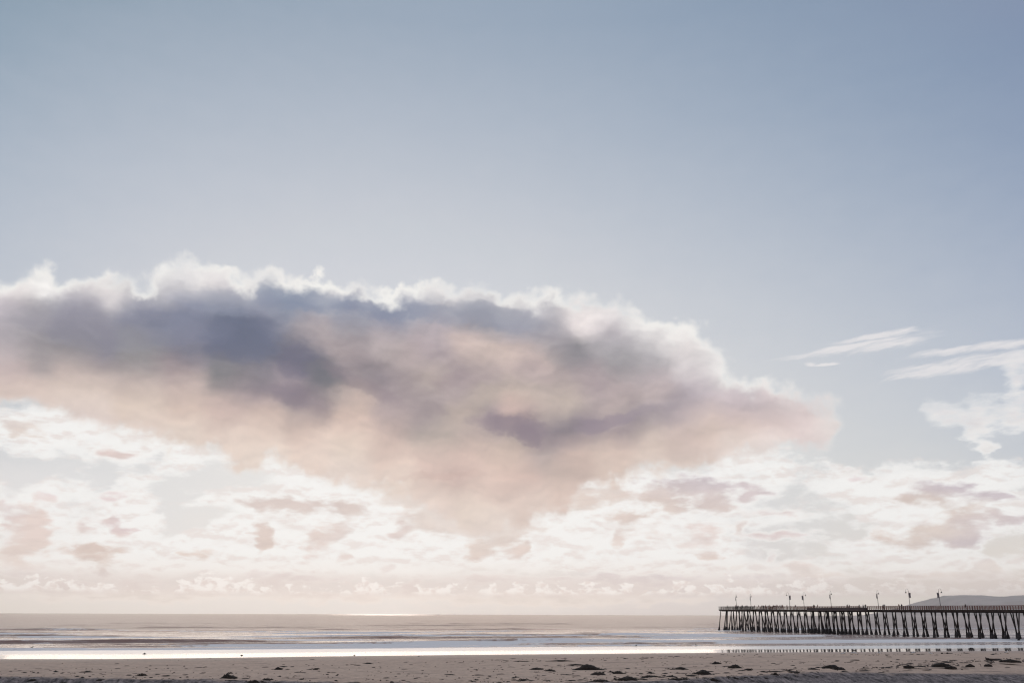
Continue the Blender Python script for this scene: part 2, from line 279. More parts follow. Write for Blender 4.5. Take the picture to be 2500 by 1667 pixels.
shadeW = g.mix(g.mr(wn, 0.40, 0.75, 0.35, 0.0), shadeW, sky_c)
out = g.mix(g.m('MULTIPLY', wmask, 0.93), clear, shadeW)

# -- tinted low patches, right-hand cumulus and cirrus
e2 = list(np.arange(0.3, 20.2, 0.62))
C2 = Canvas(e2, [(-36, -13), (-16, 12), (9, 36)]); A, E, X, Y = C2.A, C2.E, C2.X, C2.Y
rgb = np.zeros(X.shape + (3,)) + np.array(lin((232, 224, 220))); wsum = np.full(X.shape, 1e-3); acc = rgb * 1e-3
d = np.full(X.shape, -1.0)
for (cx, cy, rx, ry, an, c) in PATCH:
    q = dab(X, Y, cx, cy, max(rx, 24) * 1.05, max(ry, 11) * 1.1, an)
    k = np.exp(-q * q * 1.3); acc += k[..., None] * np.array(lin(c)); wsum += k
    d = np.maximum(d, (1 - q) * min(1.0, ry / 40.0 + .55))
for (cx, cy, rx, ry, an) in PUFF:
    q = dab(X, Y, cx, cy, rx * 1.2, ry * 1.3, an); k = np.exp(-q * q * 1.2) * 2
    acc += k[..., None] * np.array(lin((231, 227, 225))); wsum += k; d = np.maximum(d, (1 - q) * .7 - .10)
rgb = acc / wsum[..., None]
pa = np.clip(0.5 + d * 0.5, 0, 1)
paz = g.m('ADD', AZ, shift(.6, 1.3, 11.7, 2.4, 5, .5)); pel = g.m('ADD', EL, shift(.6, 1.3, 17.7, .9, 5, .5))
p_c, p_a = C2.build(rgb, pa, paz, pel, 'CARDINAL')
pn = g.m('ADD', p_a, g.m('MULTIPLY', g.m('SUBTRACT', g.noise(g.xyz(g.m('MULTIPLY', AZ, .8), g.m('MULTIPLY', EL, 2.0), 23.1), 1.0, 8.0, 0.58), .5), .75))
hi_ = g.mr(EL, 9.5, 11.5)
pmask = g.mr(pn, g.fmix(hi_, 0.37, 0.34), g.fmix(hi_, 0.64, 0.86), kind='SMOOTHSTEP')
p_body = g.mix(1.0, p_c, g.mix(g.mr(tex, .42, .62), (1.02, 1.02, 1.02, 1), (.91, .905, .91, 1)), 'MULTIPLY')
p_body = g.mix(hi_, p_body, g.mix(g.mr(tex, .40, .62), lin((238, 235, 233)) + (1,), lin((222, 219, 222)) + (1,)))
p_lit = g.mix(g.mr(pn, 0.46, 0.80, kind='SMOOTHSTEP'), white, p_body)
out = g.mix(g.m('MULTIPLY', pmask, 0.95), out, p_lit)

# -- cirrus streaks: centre and half length and half width in degrees
cz, ce = g.m('ADD', AZ, shift(.5, .8, 61.0, 1.0)), g.m('ADD', EL, shift(.5, 1.5, 67.0, 0.45))
cirrus = None
for (cx, cy, rx, ry, an) in CIRR:
    a0, e0 = azel(cx, cy); a1, e1_ = azel(cx + math.cos(R(an)) * 50, cy + math.sin(R(an)) * 50)
    th = math.atan2(e1_ - e0, a1 - a0); k = math.hypot(e1_ - e0, a1 - a0) / 50
    da, de = g.m('SUBTRACT', cz, a0), g.m('SUBTRACT', ce, e0)
    u = g.m('ADD', g.m('MULTIPLY', da, math.cos(th) / (rx * k)), g.m('MULTIPLY', de, math.sin(th) / (rx * k)))
    v = g.m('ADD', g.m('MULTIPLY', da, -math.sin(th) / (ry * k)), g.m('MULTIPLY', de, math.cos(th) / (ry * k)))
    q = g.m('SUBTRACT', 1.0, g.m('ADD', g.m('MULTIPLY', u, u), g.m('MULTIPLY', v, v)))
    cirrus = q if cirrus is None else g.m('MAXIMUM', cirrus, q)
rot = g.new('ShaderNodeVectorRotate', rotation_type='Z_AXIS'); nt.links.new(g.xyz(cz, ce, 0.0), rot.inputs['Vector']); rot.inputs['Angle'].default_value = -R(8.5)
mp = g.new('ShaderNodeMapping', vector_type='POINT'); nt.links.new(rot.outputs[0], mp.inputs[0]); mp.inputs['Scale'].default_value = (0.5, 3.2, 1.0)
cstr = g.noise(mp.outputs[0], 1.0, 7.0, 0.6)
cirm = g.mr(g.m('ADD', cirrus, g.m('MULTIPLY', g.m('SUBTRACT', cstr, .5), 4.4)), -0.7, 1.3, kind='SMOOTHSTEP')
out = g.mix(g.m('MULTIPLY', cirm, g.mr(cirrus, -1.4, 0.4, 0.0, 0.85)), out, lin((231, 228, 229)) + (1,))

# -- the little cumulus row standing over the horizon
hx = g.xyz(g.m('MULTIPLY', AZ, 1.15), g.m('MULTIPLY', EL, 1.9), 41.0)
hv = g.m('ADD', g.m('MULTIPLY', g.m('SUBTRACT', g.noise(hx, 1.0, 9.0, 0.58), .5), 3.6), g.m('MULTIPLY', g.m('SUBTRACT', g.noise(g.xyz(g.m('MULTIPLY', AZ, .20), 0.0, 3.0), 1.0, 3.0), .5), 3.4))
hv = g.m('SUBTRACT', g.m('ADD', hv, .35), g.m('MULTIPLY', g.m('SUBTRACT', EL, 1.3), .95))
hsh = g.m('MULTIPLY', g.mr(EL, 0.9, 1.2, kind='SMOOTHSTEP'), g.mr(EL, 1.8, 2.5, 1.0, 0.0))
out = g.mix(g.m('MULTIPLY', hsh, .5), out, lin((218, 203, 198)) + (1,))
hmask = g.m('MULTIPLY', g.m('MULTIPLY', g.mr(hv, 0.0, 0.28, kind='SMOOTHSTEP'), g.mr(g.m('ADD', EL, shift(1.2, 1.0, 47.0, .5)), 1.05, 1.40, kind='SMOOTHSTEP')), g.mr(AZ, 14.0, 24.0, .9, 0.35))
out = g.mix(hmask, out, g.mix(g.mr(g.noise(g.xyz(g.m('MULTIPLY', AZ, 1.6), g.m('MULTIPLY', EL, 2.6), 45.0), 1.0, 7.0, .6), .48, .62), lin((252, 247, 243)) + (1,), lin((230, 217, 211)) + (1,)))

# -- the large bank
e3 = list(np.arange(3.6, 25.6, 0.7))
C3 = Canvas(e3, [(-36, -17), (-19, 1), (-2, 24)]); A, E, X, Y = C3.A, C3.E, C3.X, C3.Y
rgb = shepard(X, Y, BCOL, 28, 1.15)
soft = shepard(X, Y, BCOL, 80, 1.15); rgb = np.clip(rgb + 0.12 * (rgb - soft), 0.05, 0.9)
sd = polydist(X, Y, BANK)
low = np.clip((Y - np.interp(X, [0, 600, 1200, 2000], [850, 930, 1000, 1020])) / 90, 0, 1)
ba = np.clip(0.5 + (sd + (16 + 2 * np.exp(-((X - 1150) / 260) ** 2)) * low) / (4 * (70 + 20 * low)), 0, 1)
baz = g.m('ADD', AZ, shift(.45, .6, 31.7, 1.5, 6, .55)); bel = g.m('ADD', EL, shift(.45, .6, 37.7, 1.1, 6, .55))
b_c, b_a = C3.build(rgb, ba, baz, bel, 'CARDINAL')
b_a = g.m('SUBTRACT', g.m('MULTIPLY', b_a, 2.0), 0.44)
bn1 = g.noise(V3, 0.5, 7.0, 0.52)
bv = g.voro(g.xyz(g.m('ADD', AZ, shift(1.2, 1.2, 51.0, .8)), g.m('ADD', EL, shift(1.2, 1.2, 57.0, .8))), 0.75, detail=3.0)
# the underside hangs soft, the top boils: height over the lower edge decides
under = g.mr(g.m('SUBTRACT', EL, g.mr(g.m('ABSOLUTE', g.m('ADD', AZ, 2.0)), 0.0, 26.0, 9.0, 13.5)), -1.0, 3.5, kind='SMOOTHSTEP')
bn = g.m('ADD', b_a, g.m('MULTIPLY', g.fmix(under, 0.95, 1.0), g.m('ADD', g.m('MULTIPLY', g.m('SUBTRACT', bn1, .5), .7), g.m('MULTIPLY', g.m('SUBTRACT', .42, bv), .22))))
var = g.noise(g.xyz(AZ, EL, 91.0), .22, 3.0, .5)
var = g.mr(var, .36, .64)
bmask = g.mr(bn, g.fmix(under, 0.32, g.fmix(var, .34, .43)), g.fmix(under, 0.68, g.fmix(var, .74, .55)), kind='SMOOTHSTEP')
rim = g.mr(bn, g.fmix(under, 0.30, g.fmix(var, .46, .56)), g.fmix(under, 0.62, g.fmix(var, .66, .90)), kind='SMOOTHSTEP')
lit = g.mix(g.m('MULTIPLY', g.mr(bn1, .35, .65), .2), lin((241, 240, 237)) + (1,), lin((226, 218, 219)) + (1,))
# billows: the same folded noise read twice, a little apart, so that every lobe has a lit and a shaded side
def billow(dx, dy, z):
    v = g.xyz(g.m('ADD', g.m('MULTIPLY', baz, .42), dx), g.m('ADD', g.m('MULTIPLY', bel, .68), dy), z)
    return g.noise(v, 1.0, 4.0, .46, 0.0)
rel = g.m('SUBTRACT', billow(0, 0, 71.0), billow(.06, -.22, 71.0))
body = billow(3.0, 1.0, 77.0)
shade = g.m('ADD', g.m('MULTIPLY', rel, 1.15), g.m('MULTIPLY', g.m('SUBTRACT', body, .5), .5))
bcol = g.mix(1.0, b_c, g.mix(g.mr(shade, -.35, .35), (0.82, 0.82, 0.84, 1), (1.17, 1.16, 1.15, 1)), 'MULTIPLY')
hs = g.new('ShaderNodeHueSaturation'); hs.inputs['Saturation'].default_value = 0.84; nt.links.new(bcol, hs.inputs['Color']); bcol = hs.outputs[0]
bcol = g.mix(g.mr(under, 0, .6, .24, 0), bcol, lin((226, 204, 195)) + (1,))
# dark hollows inside the bank: azimuth, elevation from the photograph, half axes, tilt, depth, colour
DARK = [(1255, 1038, 85, 26, 6, .9, (136, 124, 136)), (1290, 1062, 40, 24, 30, .8, (134, 122, 134)), (1480, 1030, 80, 17, -14, .85, (146, 134, 146)), (1560, 1008, 60, 13, -14, .55, (152, 142, 152)), (1170, 1025, 40, 16, 0, .5, (150, 136, 144)),
        (590, 822, 90, 62, 0, .85, (98, 106, 130)), (720, 880, 40, 50, 10, .75, (104, 104, 124)), (795, 915, 55, 34, 10, .7, (112, 112, 122)), (710, 965, 55, 26, 20, .6, (126, 116, 130)), (880, 935, 110, 20, 22, .5, (136, 124, 134)),
        (440, 800, 120, 36, 0, .45, (122, 128, 150)), (930, 748, 120, 32, 4, .85, (128, 137, 161)), (740, 728, 120, 34, 2, .8, (128, 140, 164)), (560, 735, 110, 34, -4, .55, (142, 148, 168)), (220, 800, 160, 44, 2, .55, (140, 140, 154)), (1060, 768, 90, 24, 6, .7, (142, 148, 166)), (1210, 772, 130, 28, 9, .8, (144, 148, 164)), (1390, 872, 60, 34, 10, .5, (142, 139, 146)), (1120, 928, 80, 22, -6, .35, (160, 144, 150)), (1080, 1160, 120, 10, -4, .3, (190, 162, 154))]
dz1, de1 = g.m('ADD', baz, shift(1.1, 1.6, 101.0, 1.6, 5, .6)), g.m('ADD', bel, shift(1.1, 1.6, 107.0, 1.0, 5, .6))
for (cx, cy, rx, ry, an, dep, col_) in DARK:
    a0, e0 = azel(cx, cy); kk = 1 / 41.0; th = -R(an)
    da, de = g.m('SUBTRACT', dz1, a0), g.m('SUBTRACT', de1, e0)
    uu = g.m('ADD', g.m('MULTIPLY', da, math.cos(th) / (rx * kk)), g.m('MULTIPLY', de, math.sin(th) / (rx * kk)))
    vv = g.m('ADD', g.m('MULTIPLY', da, -math.sin(th) / (ry * kk)), g.m('MULTIPLY', de, math.cos(th) / (ry * kk)))
    rr = g.m('ADD', g.m('MULTIPLY', uu, uu), g.m('MULTIPLY', vv, vv))
    bcol = g.mix(g.mr(rr, 1.8, .3, 0, dep * .75, 'SMOOTHSTEP'), bcol, lin(col_) + (1,))
out = g.mix(bmask, out, g.mix(rim, lit, bcol))

out = g.mix(g.m('MULTIPLY', back, 0.85), out, g.mix(g.mr(EL, 0, 50), lin((214, 208, 210)) + (1,), lin((178, 184, 198)) + (1,)))
nt.links.new(out, g.new('NodeGroupOutput').inputs[0])
wg = WT.nodes.new('ShaderNodeGroup'); wg.node_tree = nt
bg = WT.nodes.new('ShaderNodeBackground'); WT.links.new(wg.outputs[0], bg.inputs[0]); bg.inputs[1].default_value = 1.0
wo = WT.nodes.new('ShaderNodeOutputWorld'); WT.links.new(bg.outputs[0], wo.inputs[0])
W.cycles.sampling_method = 'MANUAL'; W.cycles.sample_map_resolution = 512

# ------------------------------------------------------------------ sun, veiled by the cloud bank
sl = bpy.data.lights.new("sun", 'SUN'); sl.energy = 0.5; sl.angle = R(45.0); sl.color = (1.0, 0.82, 0.66)
sun = bpy.data.objects.new("sun", sl); COL.objects.link(sun)
sd_ = Vector((math.sin(R(SUN_AZ)) * math.cos(R(SUN_EL)), math.cos(R(SUN_AZ)) * math.cos(R(SUN_EL)), math.sin(R(SUN_EL))))
sun.rotation_euler = sd_.to_track_quat('Z', 'Y').to_euler()
sun.location = sd_ * 500

# ================================================================== helpers for things
def material(name):
    m = bpy.data.materials.new(name); m.use_nodes = True; t = m.node_tree; t.nodes.clear()
    q = N(t); o = q.new('ShaderNodeOutputMaterial'); p = q.new('ShaderNodeBsdfPrincipled')
    t.links.new(p.outputs[0], o.inputs[0]); return m, q, p, o
def plain(name, c1, c2, rough=0.8, scale=2.0, stretch=(1, 1, 1), bump=0.0, spec=0.3):
    m, q, p, o = material(name)
    tcn = q.new('ShaderNodeTexCoord'); mp = q.new('ShaderNodeMapping'); mp.inputs['Scale'].default_value = stretch
    m.node_tree.links.new(tcn.outputs['Object'], mp.inputs[0])
    n = q.noise(mp.outputs[0], scale, 6.0, 0.6)
    q.put(p.inputs['Base Color'], q.mix(q.mr(n, .3, .7), tuple(c1) + (1,), tuple(c2) + (1,)))
    p.inputs['Roughness'].default_value = rough; p.inputs['Specular IOR Level'].default_value = spec
    if bump:
        b = q.new('ShaderNodeBump'); b.inputs['Strength'].default_value = bump; b.inputs['Distance'].default_value = 0.02
        q.put(b.inputs['Height'], n); q.put(p.inputs['Normal'], b.outputs[0])
    return m
def tag(o, label=None, cat=None, group=None, kind=None):
    if label: o['label'] = label
    if cat: o['category'] = cat
    if group: o['group'] = group
    if kind: o['kind'] = kind
    return o
def empty(name, loc=(0, 0, 0), rz=0.0, **kw):
    o = bpy.data.objects.new(name, None); COL.objects.link(o); o.location = loc; o.rotation_euler = (0, 0, rz)
    o.empty_display_size = 0.2
    return tag(o, **kw)
class MB:
    def __init__(s): s.v, s.f, s.mi = [], [], []
    def add(s, vs, fs, mi=0):
        b = len(s.v); s.v += [tuple(v) for v in vs]; s.f += [tuple(i + b for i in f) for f in fs]; s.mi += [mi] * len(fs)
    def bar(s, a, b, w, h=None, up=(0, 0, 1), mi=0):
        """rectangular bar from a to b, w across, h high"""
        h = h or w; a, b = Vector(a), Vector(b); d = (b - a).normalized(); u = Vector(up)
        x = d.cross(u)
        if x.length < 1e-4: x = Vector((1, 0, 0))
        x.normalize(); u = x.cross(d).normalized()
        vs = [p + x * sx * w / 2 + u * su * h / 2 for p in (a, b) for sx, su in ((-1, -1), (1, -1), (1, 1), (-1, 1))]
        s.add(vs, [(0, 1, 2, 3), (7, 6, 5, 4), (0, 4, 5, 1), (1, 5, 6, 2), (2, 6, 7, 3), (3, 7, 4, 0)], mi)
    def tube(s, pts, rad, n=8, mi=0, cap=True):
        pts = [Vector(p) for p in pts]; rad = rad if hasattr(rad, '__len__') else [rad] * len(pts)
        vs, fs = [], []
        for i, p in enumerate(pts):
            d = (pts[min(i + 1, len(pts) - 1)] - pts[max(i - 1, 0)]).normalized()
            x = d.cross(Vector((0.0137, 1, 0.01))); x.normalize(); y = d.cross(x)
            for k in range(n):
                a = 2 * math.pi * k / n; vs.append(p + (x * math.cos(a) + y * math.sin(a)) * rad[i])
        for i in range(len(pts) - 1):
            for k in range(n):
                fs.append((i * n + k, i * n + (k + 1) % n, (i + 1) * n + (k + 1) % n, (i + 1) * n + k))
        if cap: fs.append(tuple(range(n))[::-1]); fs.append(tuple((len(pts) - 1) * n + k for k in range(n)))
        s.add(vs, fs, mi)
    def build(s, name, mat, parent=None, loc=None, smooth=False):
        me = bpy.data.meshes.new(name); me.from_pydata(s.v, [], s.f)
        for m in (mat if isinstance(mat, (list, tuple)) else [mat]): me.materials.append(m)
        me.polygons.foreach_set('material_index', s.mi)
        if smooth: me.polygons.foreach_set('use_smooth', [True] * len(s.f))
        me.update()
        o = bpy.data.objects.new(name, me); COL.objects.link(o)
        if parent: o.parent = parent
        if loc is not None: o.location = loc
        return o
def grid_object(name, P, mat, smooth=True):
    """P: rows x cols x 3 array"""
    r, c = P.shape[:2]; me = bpy.data.meshes.new(name)
    me.vertices.add(r * c); me.vertices.foreach_set('co', P.reshape(-1).astype(np.float32))
    i = np.arange((r - 1) * c).reshape(r - 1, c)[:, :-1].reshape(-1)
    q = np.stack([i, i + 1, i + 1 + c, i + c], 1).astype(np.int32)
    me.loops.add(q.size); me.loops.foreach_set('vertex_index', q.reshape(-1))
    me.polygons.add(len(q)); me.polygons.foreach_set('loop_start', np.arange(0, q.size, 4, dtype=np.int32))
    me.polygons.foreach_set('use_smooth', np.ones(len(q), bool))
    me.update(calc_edges=True); me.materials.append(mat)
    o = bpy.data.objects.new(name, me); COL.objects.link(o); return o
# value noise on arrays
_perm = rng.permutation(4096); _val = rng.random(4096)
def _h(ix, iy): return _val[_perm[(ix + 57 * _perm[iy & 4095]) & 4095]]
def vnoise(x, y):
    ix, iy = np.floor(x).astype(int), np.floor(y).astype(int); fx, fy = x - ix, y - iy
    fx, fy = fx * fx * (3 - 2 * fx), fy * fy * (3 - 2 * fy)
    return (_h(ix, iy) * (1 - fx) + _h(ix + 1, iy) * fx) * (1 - fy) + (_h(ix, iy + 1) * (1 - fx) + _h(ix + 1, iy + 1) * fx) * fy
def fbm(x, y, o=4, r=.5):
    t, a, n = 0, 1, 0
    for k in range(o):
        t = t + a * (vnoise(x * 2 ** k + 17 * k, y * 2 ** k + 31 * k) - .5); n += a; a *= r
    return t / n * 2
sm = lambda x, a, b: (lambda t: t * t * (3 - 2 * t))(np.clip((x - a) / (b - a), 0, 1))

# shore frame: s seaward, c along the shore (to the right)
DS = np.array([-0.243, 0.970]); DC = np.array([0.970, 0.243])
def to_sc(x, y): return x * DS[0] + y * DS[1], x * DC[0] + y * DC[1]
def to_xy(s, c): return s * DS[0] + c * DC[0], s * DS[1] + c * DC[1]

# ================================================================== beach
crest_px = [(-100, 1650), (0, 1653), (200, 1657), (450, 1660), (620, 1664), (1000, 1669), (1300, 1671), (1500, 1666), (1650, 1662), (1760, 1654), (1900, 1647), (2050, 1641), (2150, 1634), (2250, 1628), (2400, 1619), (2500, 1616), (2620, 1608)]
CS = [to_sc(*ground(px, py, 1.6)) for px, py in crest_px]
cr_c = np.array([p[1] for p in CS]); cr_s = np.array([p[0] for p in CS])
edge_px = [(-100, 1609), (0, 1608), (290, 1607.5), (600, 1604), (900, 1600), (1200, 1597), (1500, 1594.5), (1800, 1592), (2150, 1590.5), (2500, 1588.5), (2600, 1588)]
ES = [to_sc(*ground(px, py, .42)) for px, py in edge_px]
ed_c = np.array([p[1] for p in ES]); ed_s = np.array([p[0] for p in ES])
def beach_z(x, y, fine=True):
    s, c = to_sc(x, y)
    sb = np.interp(c, cr_c, cr_s) + .9 * fbm(c * .33, s * 0 + 4.0, 3); se = np.interp(c, ed_c, ed_s)
    f = np.clip((s - sb) / (se - sb), 0, 1)
    z = 1.6 - 1.18 * (f * .55 + .45 * f * f)
    z = np.where(s > se, .42 - .42 * np.clip((s - se) / 42.0, 0, None), z)
    z = np.maximum(z, -3.0)
    near = np.clip(sb - s, 0, None)
    z = z - 1.75 * (1 - np.exp(-near * .17)) * 1.0
    if fine:
        dry = 1 - sm(s, se - 12, se - 1)
        z = z + dry * (.05 * fbm(c * .12, s * .3, 3) + .05 * fbm(c * .8, s * 1.0, 4, .6)) 
        ch = 1 - sm(s, sb + 1, sb + 14)
        z = z + ch * (.11 * fbm(c * 1.3, s * 1.5, 4, .6) + .04 * fbm(c * 4.1, s * 4.3, 2))
    return z
srow = np.concatenate([[-3000, -1200, -500, -200, -80, -20, 10, 25, 38, 48], np.arange(54, 100, .13), np.arange(100, 142, .3), np.arange(142, 215, .8), [230, 260, 320, 420]])
u = np.linspace(-1.0, .62, 820); uo = np.array([40, 14, 6, 3, 1.6])
u = np.concatenate([-uo, u, uo[::-1]])
S2, U2 = np.meshgrid(srow, u, indexing='ij')
C2_ = U2 * np.maximum(S2, 54)
X2, Y2 = to_xy(S2, C2_)
sand, q, p, o_ = material("sand")
L = sand.node_tree.links
geo = q.new('ShaderNodeNewGeometry'); sx_ = q.new('ShaderNodeSeparateXYZ'); L.new(geo.outputs['Position'], sx_.inputs[0])
def sc_nodes(q, sep):
    s = q.m('ADD', q.m('MULTIPLY', sep.outputs[0], float(DS[0])), q.m('MULTIPLY', sep.outputs[1], float(DS[1])))
    c = q.m('ADD', q.m('MULTIPLY', sep.outputs[0], float(DC[0])), q.m('MULTIPLY', sep.outputs[1], float(DC[1])))
    return s, c
s_, c_ = sc_nodes(q, sx_)
# line where the wet film begins: follows the surveyed edge
ramp = q.new('ShaderNodeFloatCurve'); cu = ramp.mapping.curves[0]
lo_c, hi_c, lo_s, hi_s = float(ed_c[0]), float(ed_c[-1]), float(ed_s.min()) - 3, float(ed_s.max()) + 3
cu.points[0].location = (0, (ed_s[0] - lo_s) / (hi_s - lo_s)); cu.points[1].location = (1, (ed_s[-1] - lo_s) / (hi_s - lo_s))
for a, b in zip(ed_c[1:-1], ed_s[1:-1]): cu.points.new((a - lo_c) / (hi_c - lo_c), (b - lo_s) / (hi_s - lo_s))
ramp.mapping.update(); q.put(ramp.inputs['Value'], q.mr(c_, lo_c, hi_c))
edge = q.mr(ramp.outputs[0], 0.0, 1.0, lo_s, hi_s)
wob = q.m('MULTIPLY', q.m('SUBTRACT', q.noise(q.xyz(c_, 0.0, 2.0), .09, 5.0, .6), .5), 3.0)
ds = q.m('SUBTRACT', q.m('ADD', s_, wob), edge)          # metres seaward of the film's edge
wet = q.mr(ds, -.15, .25, kind='SMOOTHSTEP')
damp = q.mr(ds, -26.0, -4.0)
P3 = q.xyz(c_, s_, 0.0)
n1 = q.noise(P3, .35, 6.0, .6); n2 = q.noise(q.xyz(q.m('MULTIPLY', c_, 1.9), q.m('MULTIPLY', s_, .7), 0.0), 1.0, 7.0, .7)
n3 = q.noise(q.xyz(q.m('MULTIPLY', c_, .12), q.m('MULTIPLY', s_, .34), 5.0), 1.0, 6.0, .62)   # streaks along the shore
n4 = q.noise(q.xyz(q.m('MULTIPLY', c_, .65), q.m('MULTIPLY', s_, .45), 15.0), 1.0, 8.0, .7)
base = q.mix(q.mr(n1, .3, .7), (.55, .395, .295, 1), (.67, .495, .375, 1))
base = q.mix(q.mr(n2, .38, .72, 0, .55), base, (.26, .19, .165, 1))
base = q.mix(q.m('MULTIPLY', q.mr(n3, .56, .70), q.mr(damp, 0, 1, .75, .35)), base, (.17, .12, .105, 1))
base = q.mix(q.m('MULTIPLY', q.mr(n4, .60, .70), .55), base, (.09, .065, .06, 1))
base = q.mix(q.m('MULTIPLY', damp, .22), base, (.25, .185, .165, 1))
sh = q.new('ShaderNodeAttribute', attribute_name='berm_shade')  # coarse sand on the berm's near slope: its shade is put into the colour
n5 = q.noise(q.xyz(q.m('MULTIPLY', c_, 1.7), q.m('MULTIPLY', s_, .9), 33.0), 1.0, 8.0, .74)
berm_shade_col = q.mix(q.mr(n5, .40, .62), (.045, .038, .037, 1), (.32, .265, .25, 1))
base = q.mix(q.mr(q.m('ADD', sh.outputs['Fac'], q.m('MULTIPLY', q.m('SUBTRACT', n4, .5), .9)), .35, .65), base, berm_shade_col)
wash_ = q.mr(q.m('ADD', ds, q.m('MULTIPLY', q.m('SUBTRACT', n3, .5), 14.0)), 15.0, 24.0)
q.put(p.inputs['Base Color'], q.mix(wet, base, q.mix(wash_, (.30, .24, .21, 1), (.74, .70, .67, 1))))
wash = q.mr(q.m('ADD', ds, q.m('MULTIPLY', q.m('SUBTRACT', n3, .5), 14.0)), 15.0, 24.0)
q.put(p.inputs['Roughness'], q.fmix(wet, q.fmix(damp, .85, .55), q.fmix(wash, .05, .30)))
q.put(p.inputs['Specular IOR Level'], q.fmix(wet, .35, 1.0))
q.put(p.inputs['IOR'], q.fmix(wet, 1.45, 1.52))
bp = q.new('ShaderNodeBump'); bp.inputs['Distance'].default_value = .10
q.put(bp.inputs['Strength'], q.fmix(wet, .8, .006)); q.put(bp.inputs['Height'], q.m('ADD', n2, q.m('MULTIPLY', n4, .8)))
q.put(p.inputs['Normal'], bp.outputs[0])
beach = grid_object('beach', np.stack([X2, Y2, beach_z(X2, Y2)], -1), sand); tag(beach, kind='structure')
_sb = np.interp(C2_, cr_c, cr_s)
a_ = beach.data.attributes.new('berm_shade', 'FLOAT', 'POINT'); a_.data.foreach_set('value', np.clip(.5 - (S2 - _sb - 1.2) / 6.0, 0, 1).reshape(-1).astype(np.float32))  # how far the painted shade reaches over the berm crest

# ================================================================== sea
def crest_line(c, s0, seed, amp=5.0, tilt=0.0): return s0 + tilt * c + amp * fbm(c * .012 + seed, c * 0 + seed, 3) + 1.0 * fbm(c * .06 + seed, c * 0 + 3 * seed, 2)
# breakers: s0, height, seaward width, foam, seed, tilt
BR = [(183, .14, 2.2, .9, 1.3, 0), (190, .26, 2.4, 1, 4.4, 0), (200, .42, 2.6, 1, 9.1, 0), (213, .55, 3.2, 1, 3.7, 0.01), (227, .85, 4.0, 1.0, 5.2, 0.0), (241, .45, 4.0, .9, 6.6, 0.01), (256, .65, 4.5, .9, 8.8, .02), (272, .45, 5, .7, 14.8, .02), (292, .85, 6.0, .9, 12.1, 0.02), (322, .60, 6.0, .75, 17.5, 0), (352, .6, 8.0, .6, 23.0, 0), (395, .6, 8.0, .5, 27.0, 0), (450, .6, 9.0, 0, 29.0, 0), (520, .6, 10, 0, 31., 0), (610, .7, 12, 0, 37., 0)]
def sea_fields(s, c):
    far = np.exp(-np.clip(s - 400, 0, None) / 1500)
    z = .10 * np.sin((s + 8 * fbm(c * .008, s * .004, 2)) / 5.2) * sm(s, 240, 380) * (.3 + fbm(c * .01 + 5, s * .02, 2) ** 2 * 3)
    z = z + sm(s, 200, 320) * (.22 * fbm(c * .035, s * .14, 3) + .10 * fbm(c * .16 + 9, s * .5, 3)) * (.4 + .6 * far)
    z = z + .035 * fbm(c * .25, s * .8, 3) * sm(s, 181, 200)
    foam = np.zeros_like(s)
    for s0, h, w, fo, seed, tilt in BR:
        l = crest_line(c, s0, seed, 5 + (s0 - 180) * .03, tilt); d = s - l
        env = np.clip(.25 + 1.5 * (vnoise(c * .022 + seed * 3, c * 0 + seed) - .3) + .35 * (vnoise(c * .09 + seed, c * 0 + seed) - .5), .08, 1.15)
        prof = np.where(d < 0, np.exp(-(d / (.28 * w)) ** 2), np.exp(-(d / w) ** 2))
        z = z + h * env * prof
        brk = np.clip((vnoise(c * .017 + seed * 7, c * 0 + 2 * seed) - .34) * 4, 0, 1)
        tx = fbm(c * .3, s * .8, 4, .6)
        f = fo * brk * sm(d, -5 - 5 * vnoise(c * .05, c * 0 + seed), -1.0) * (1 - sm(d, .4, 2.5)) + .0
        foam = np.maximum(foam, np.clip(f + tx * .55 * (f > .02), 0, 1))
    edge = crest_line(c, 179.5, 1.9, 4.0)
    foam = np.maximum(foam, np.exp(-((s - edge) / .5) ** 2) * .5)
    lace = np.clip(fbm(c * .10, s * .45, 5, .65) * 1.6 - .12, 0, 1) * sm(s, 178, 184) * (1 - sm(s, 250, 290)) * .75
    return z, np.maximum(foam, lace)
sr = [173.0]
while sr[-1] < 300: sr.append(sr[-1] + .4)
while sr[-1] < 20500: sr.append(sr[-1] + max(.4, (sr[-1] - 250) * .012))
sr = np.array(sr); u = np.linspace(-1.02, .60, 900)
S3, U3 = np.meshgrid(sr, u, indexing='ij'); C3_ = U3 * (S3 + 30)
ext = np.array([26000.0, 12000, 4000, 1200]); 
lft = np.minimum(C3_[:, :1] - 5, -ext[None, :] * (1 - 0) ); lft = np.minimum(lft, C3_[:, :1] - np.array([400., 200, 60, 10])[None, :])
rgt = np.maximum(ext[None, ::-1], C3_[:, -1:] + np.array([10., 60, 200, 400])[None, :])
C3_ = np.concatenate([lft, C3_, rgt], 1); S3 = np.repeat(sr[:, None], C3_.shape[1], 1)
z3, foam3 = sea_fields(S3, C3_)
step = np.gradient(sr)[:, None]; rown = np.arange(len(sr))[:, None] + 0 * C3_
z3 = z3 + sm(S3, 330, 600) * step * (.075 * (vnoise(C3_ * .55 / (step + 1), rown * .93) - .5) + .06 * (vnoise(C3_ * .13 / (step + 1), rown * .41) - .5)) * (1 - sm(S3, 6000, 12000) * .7)
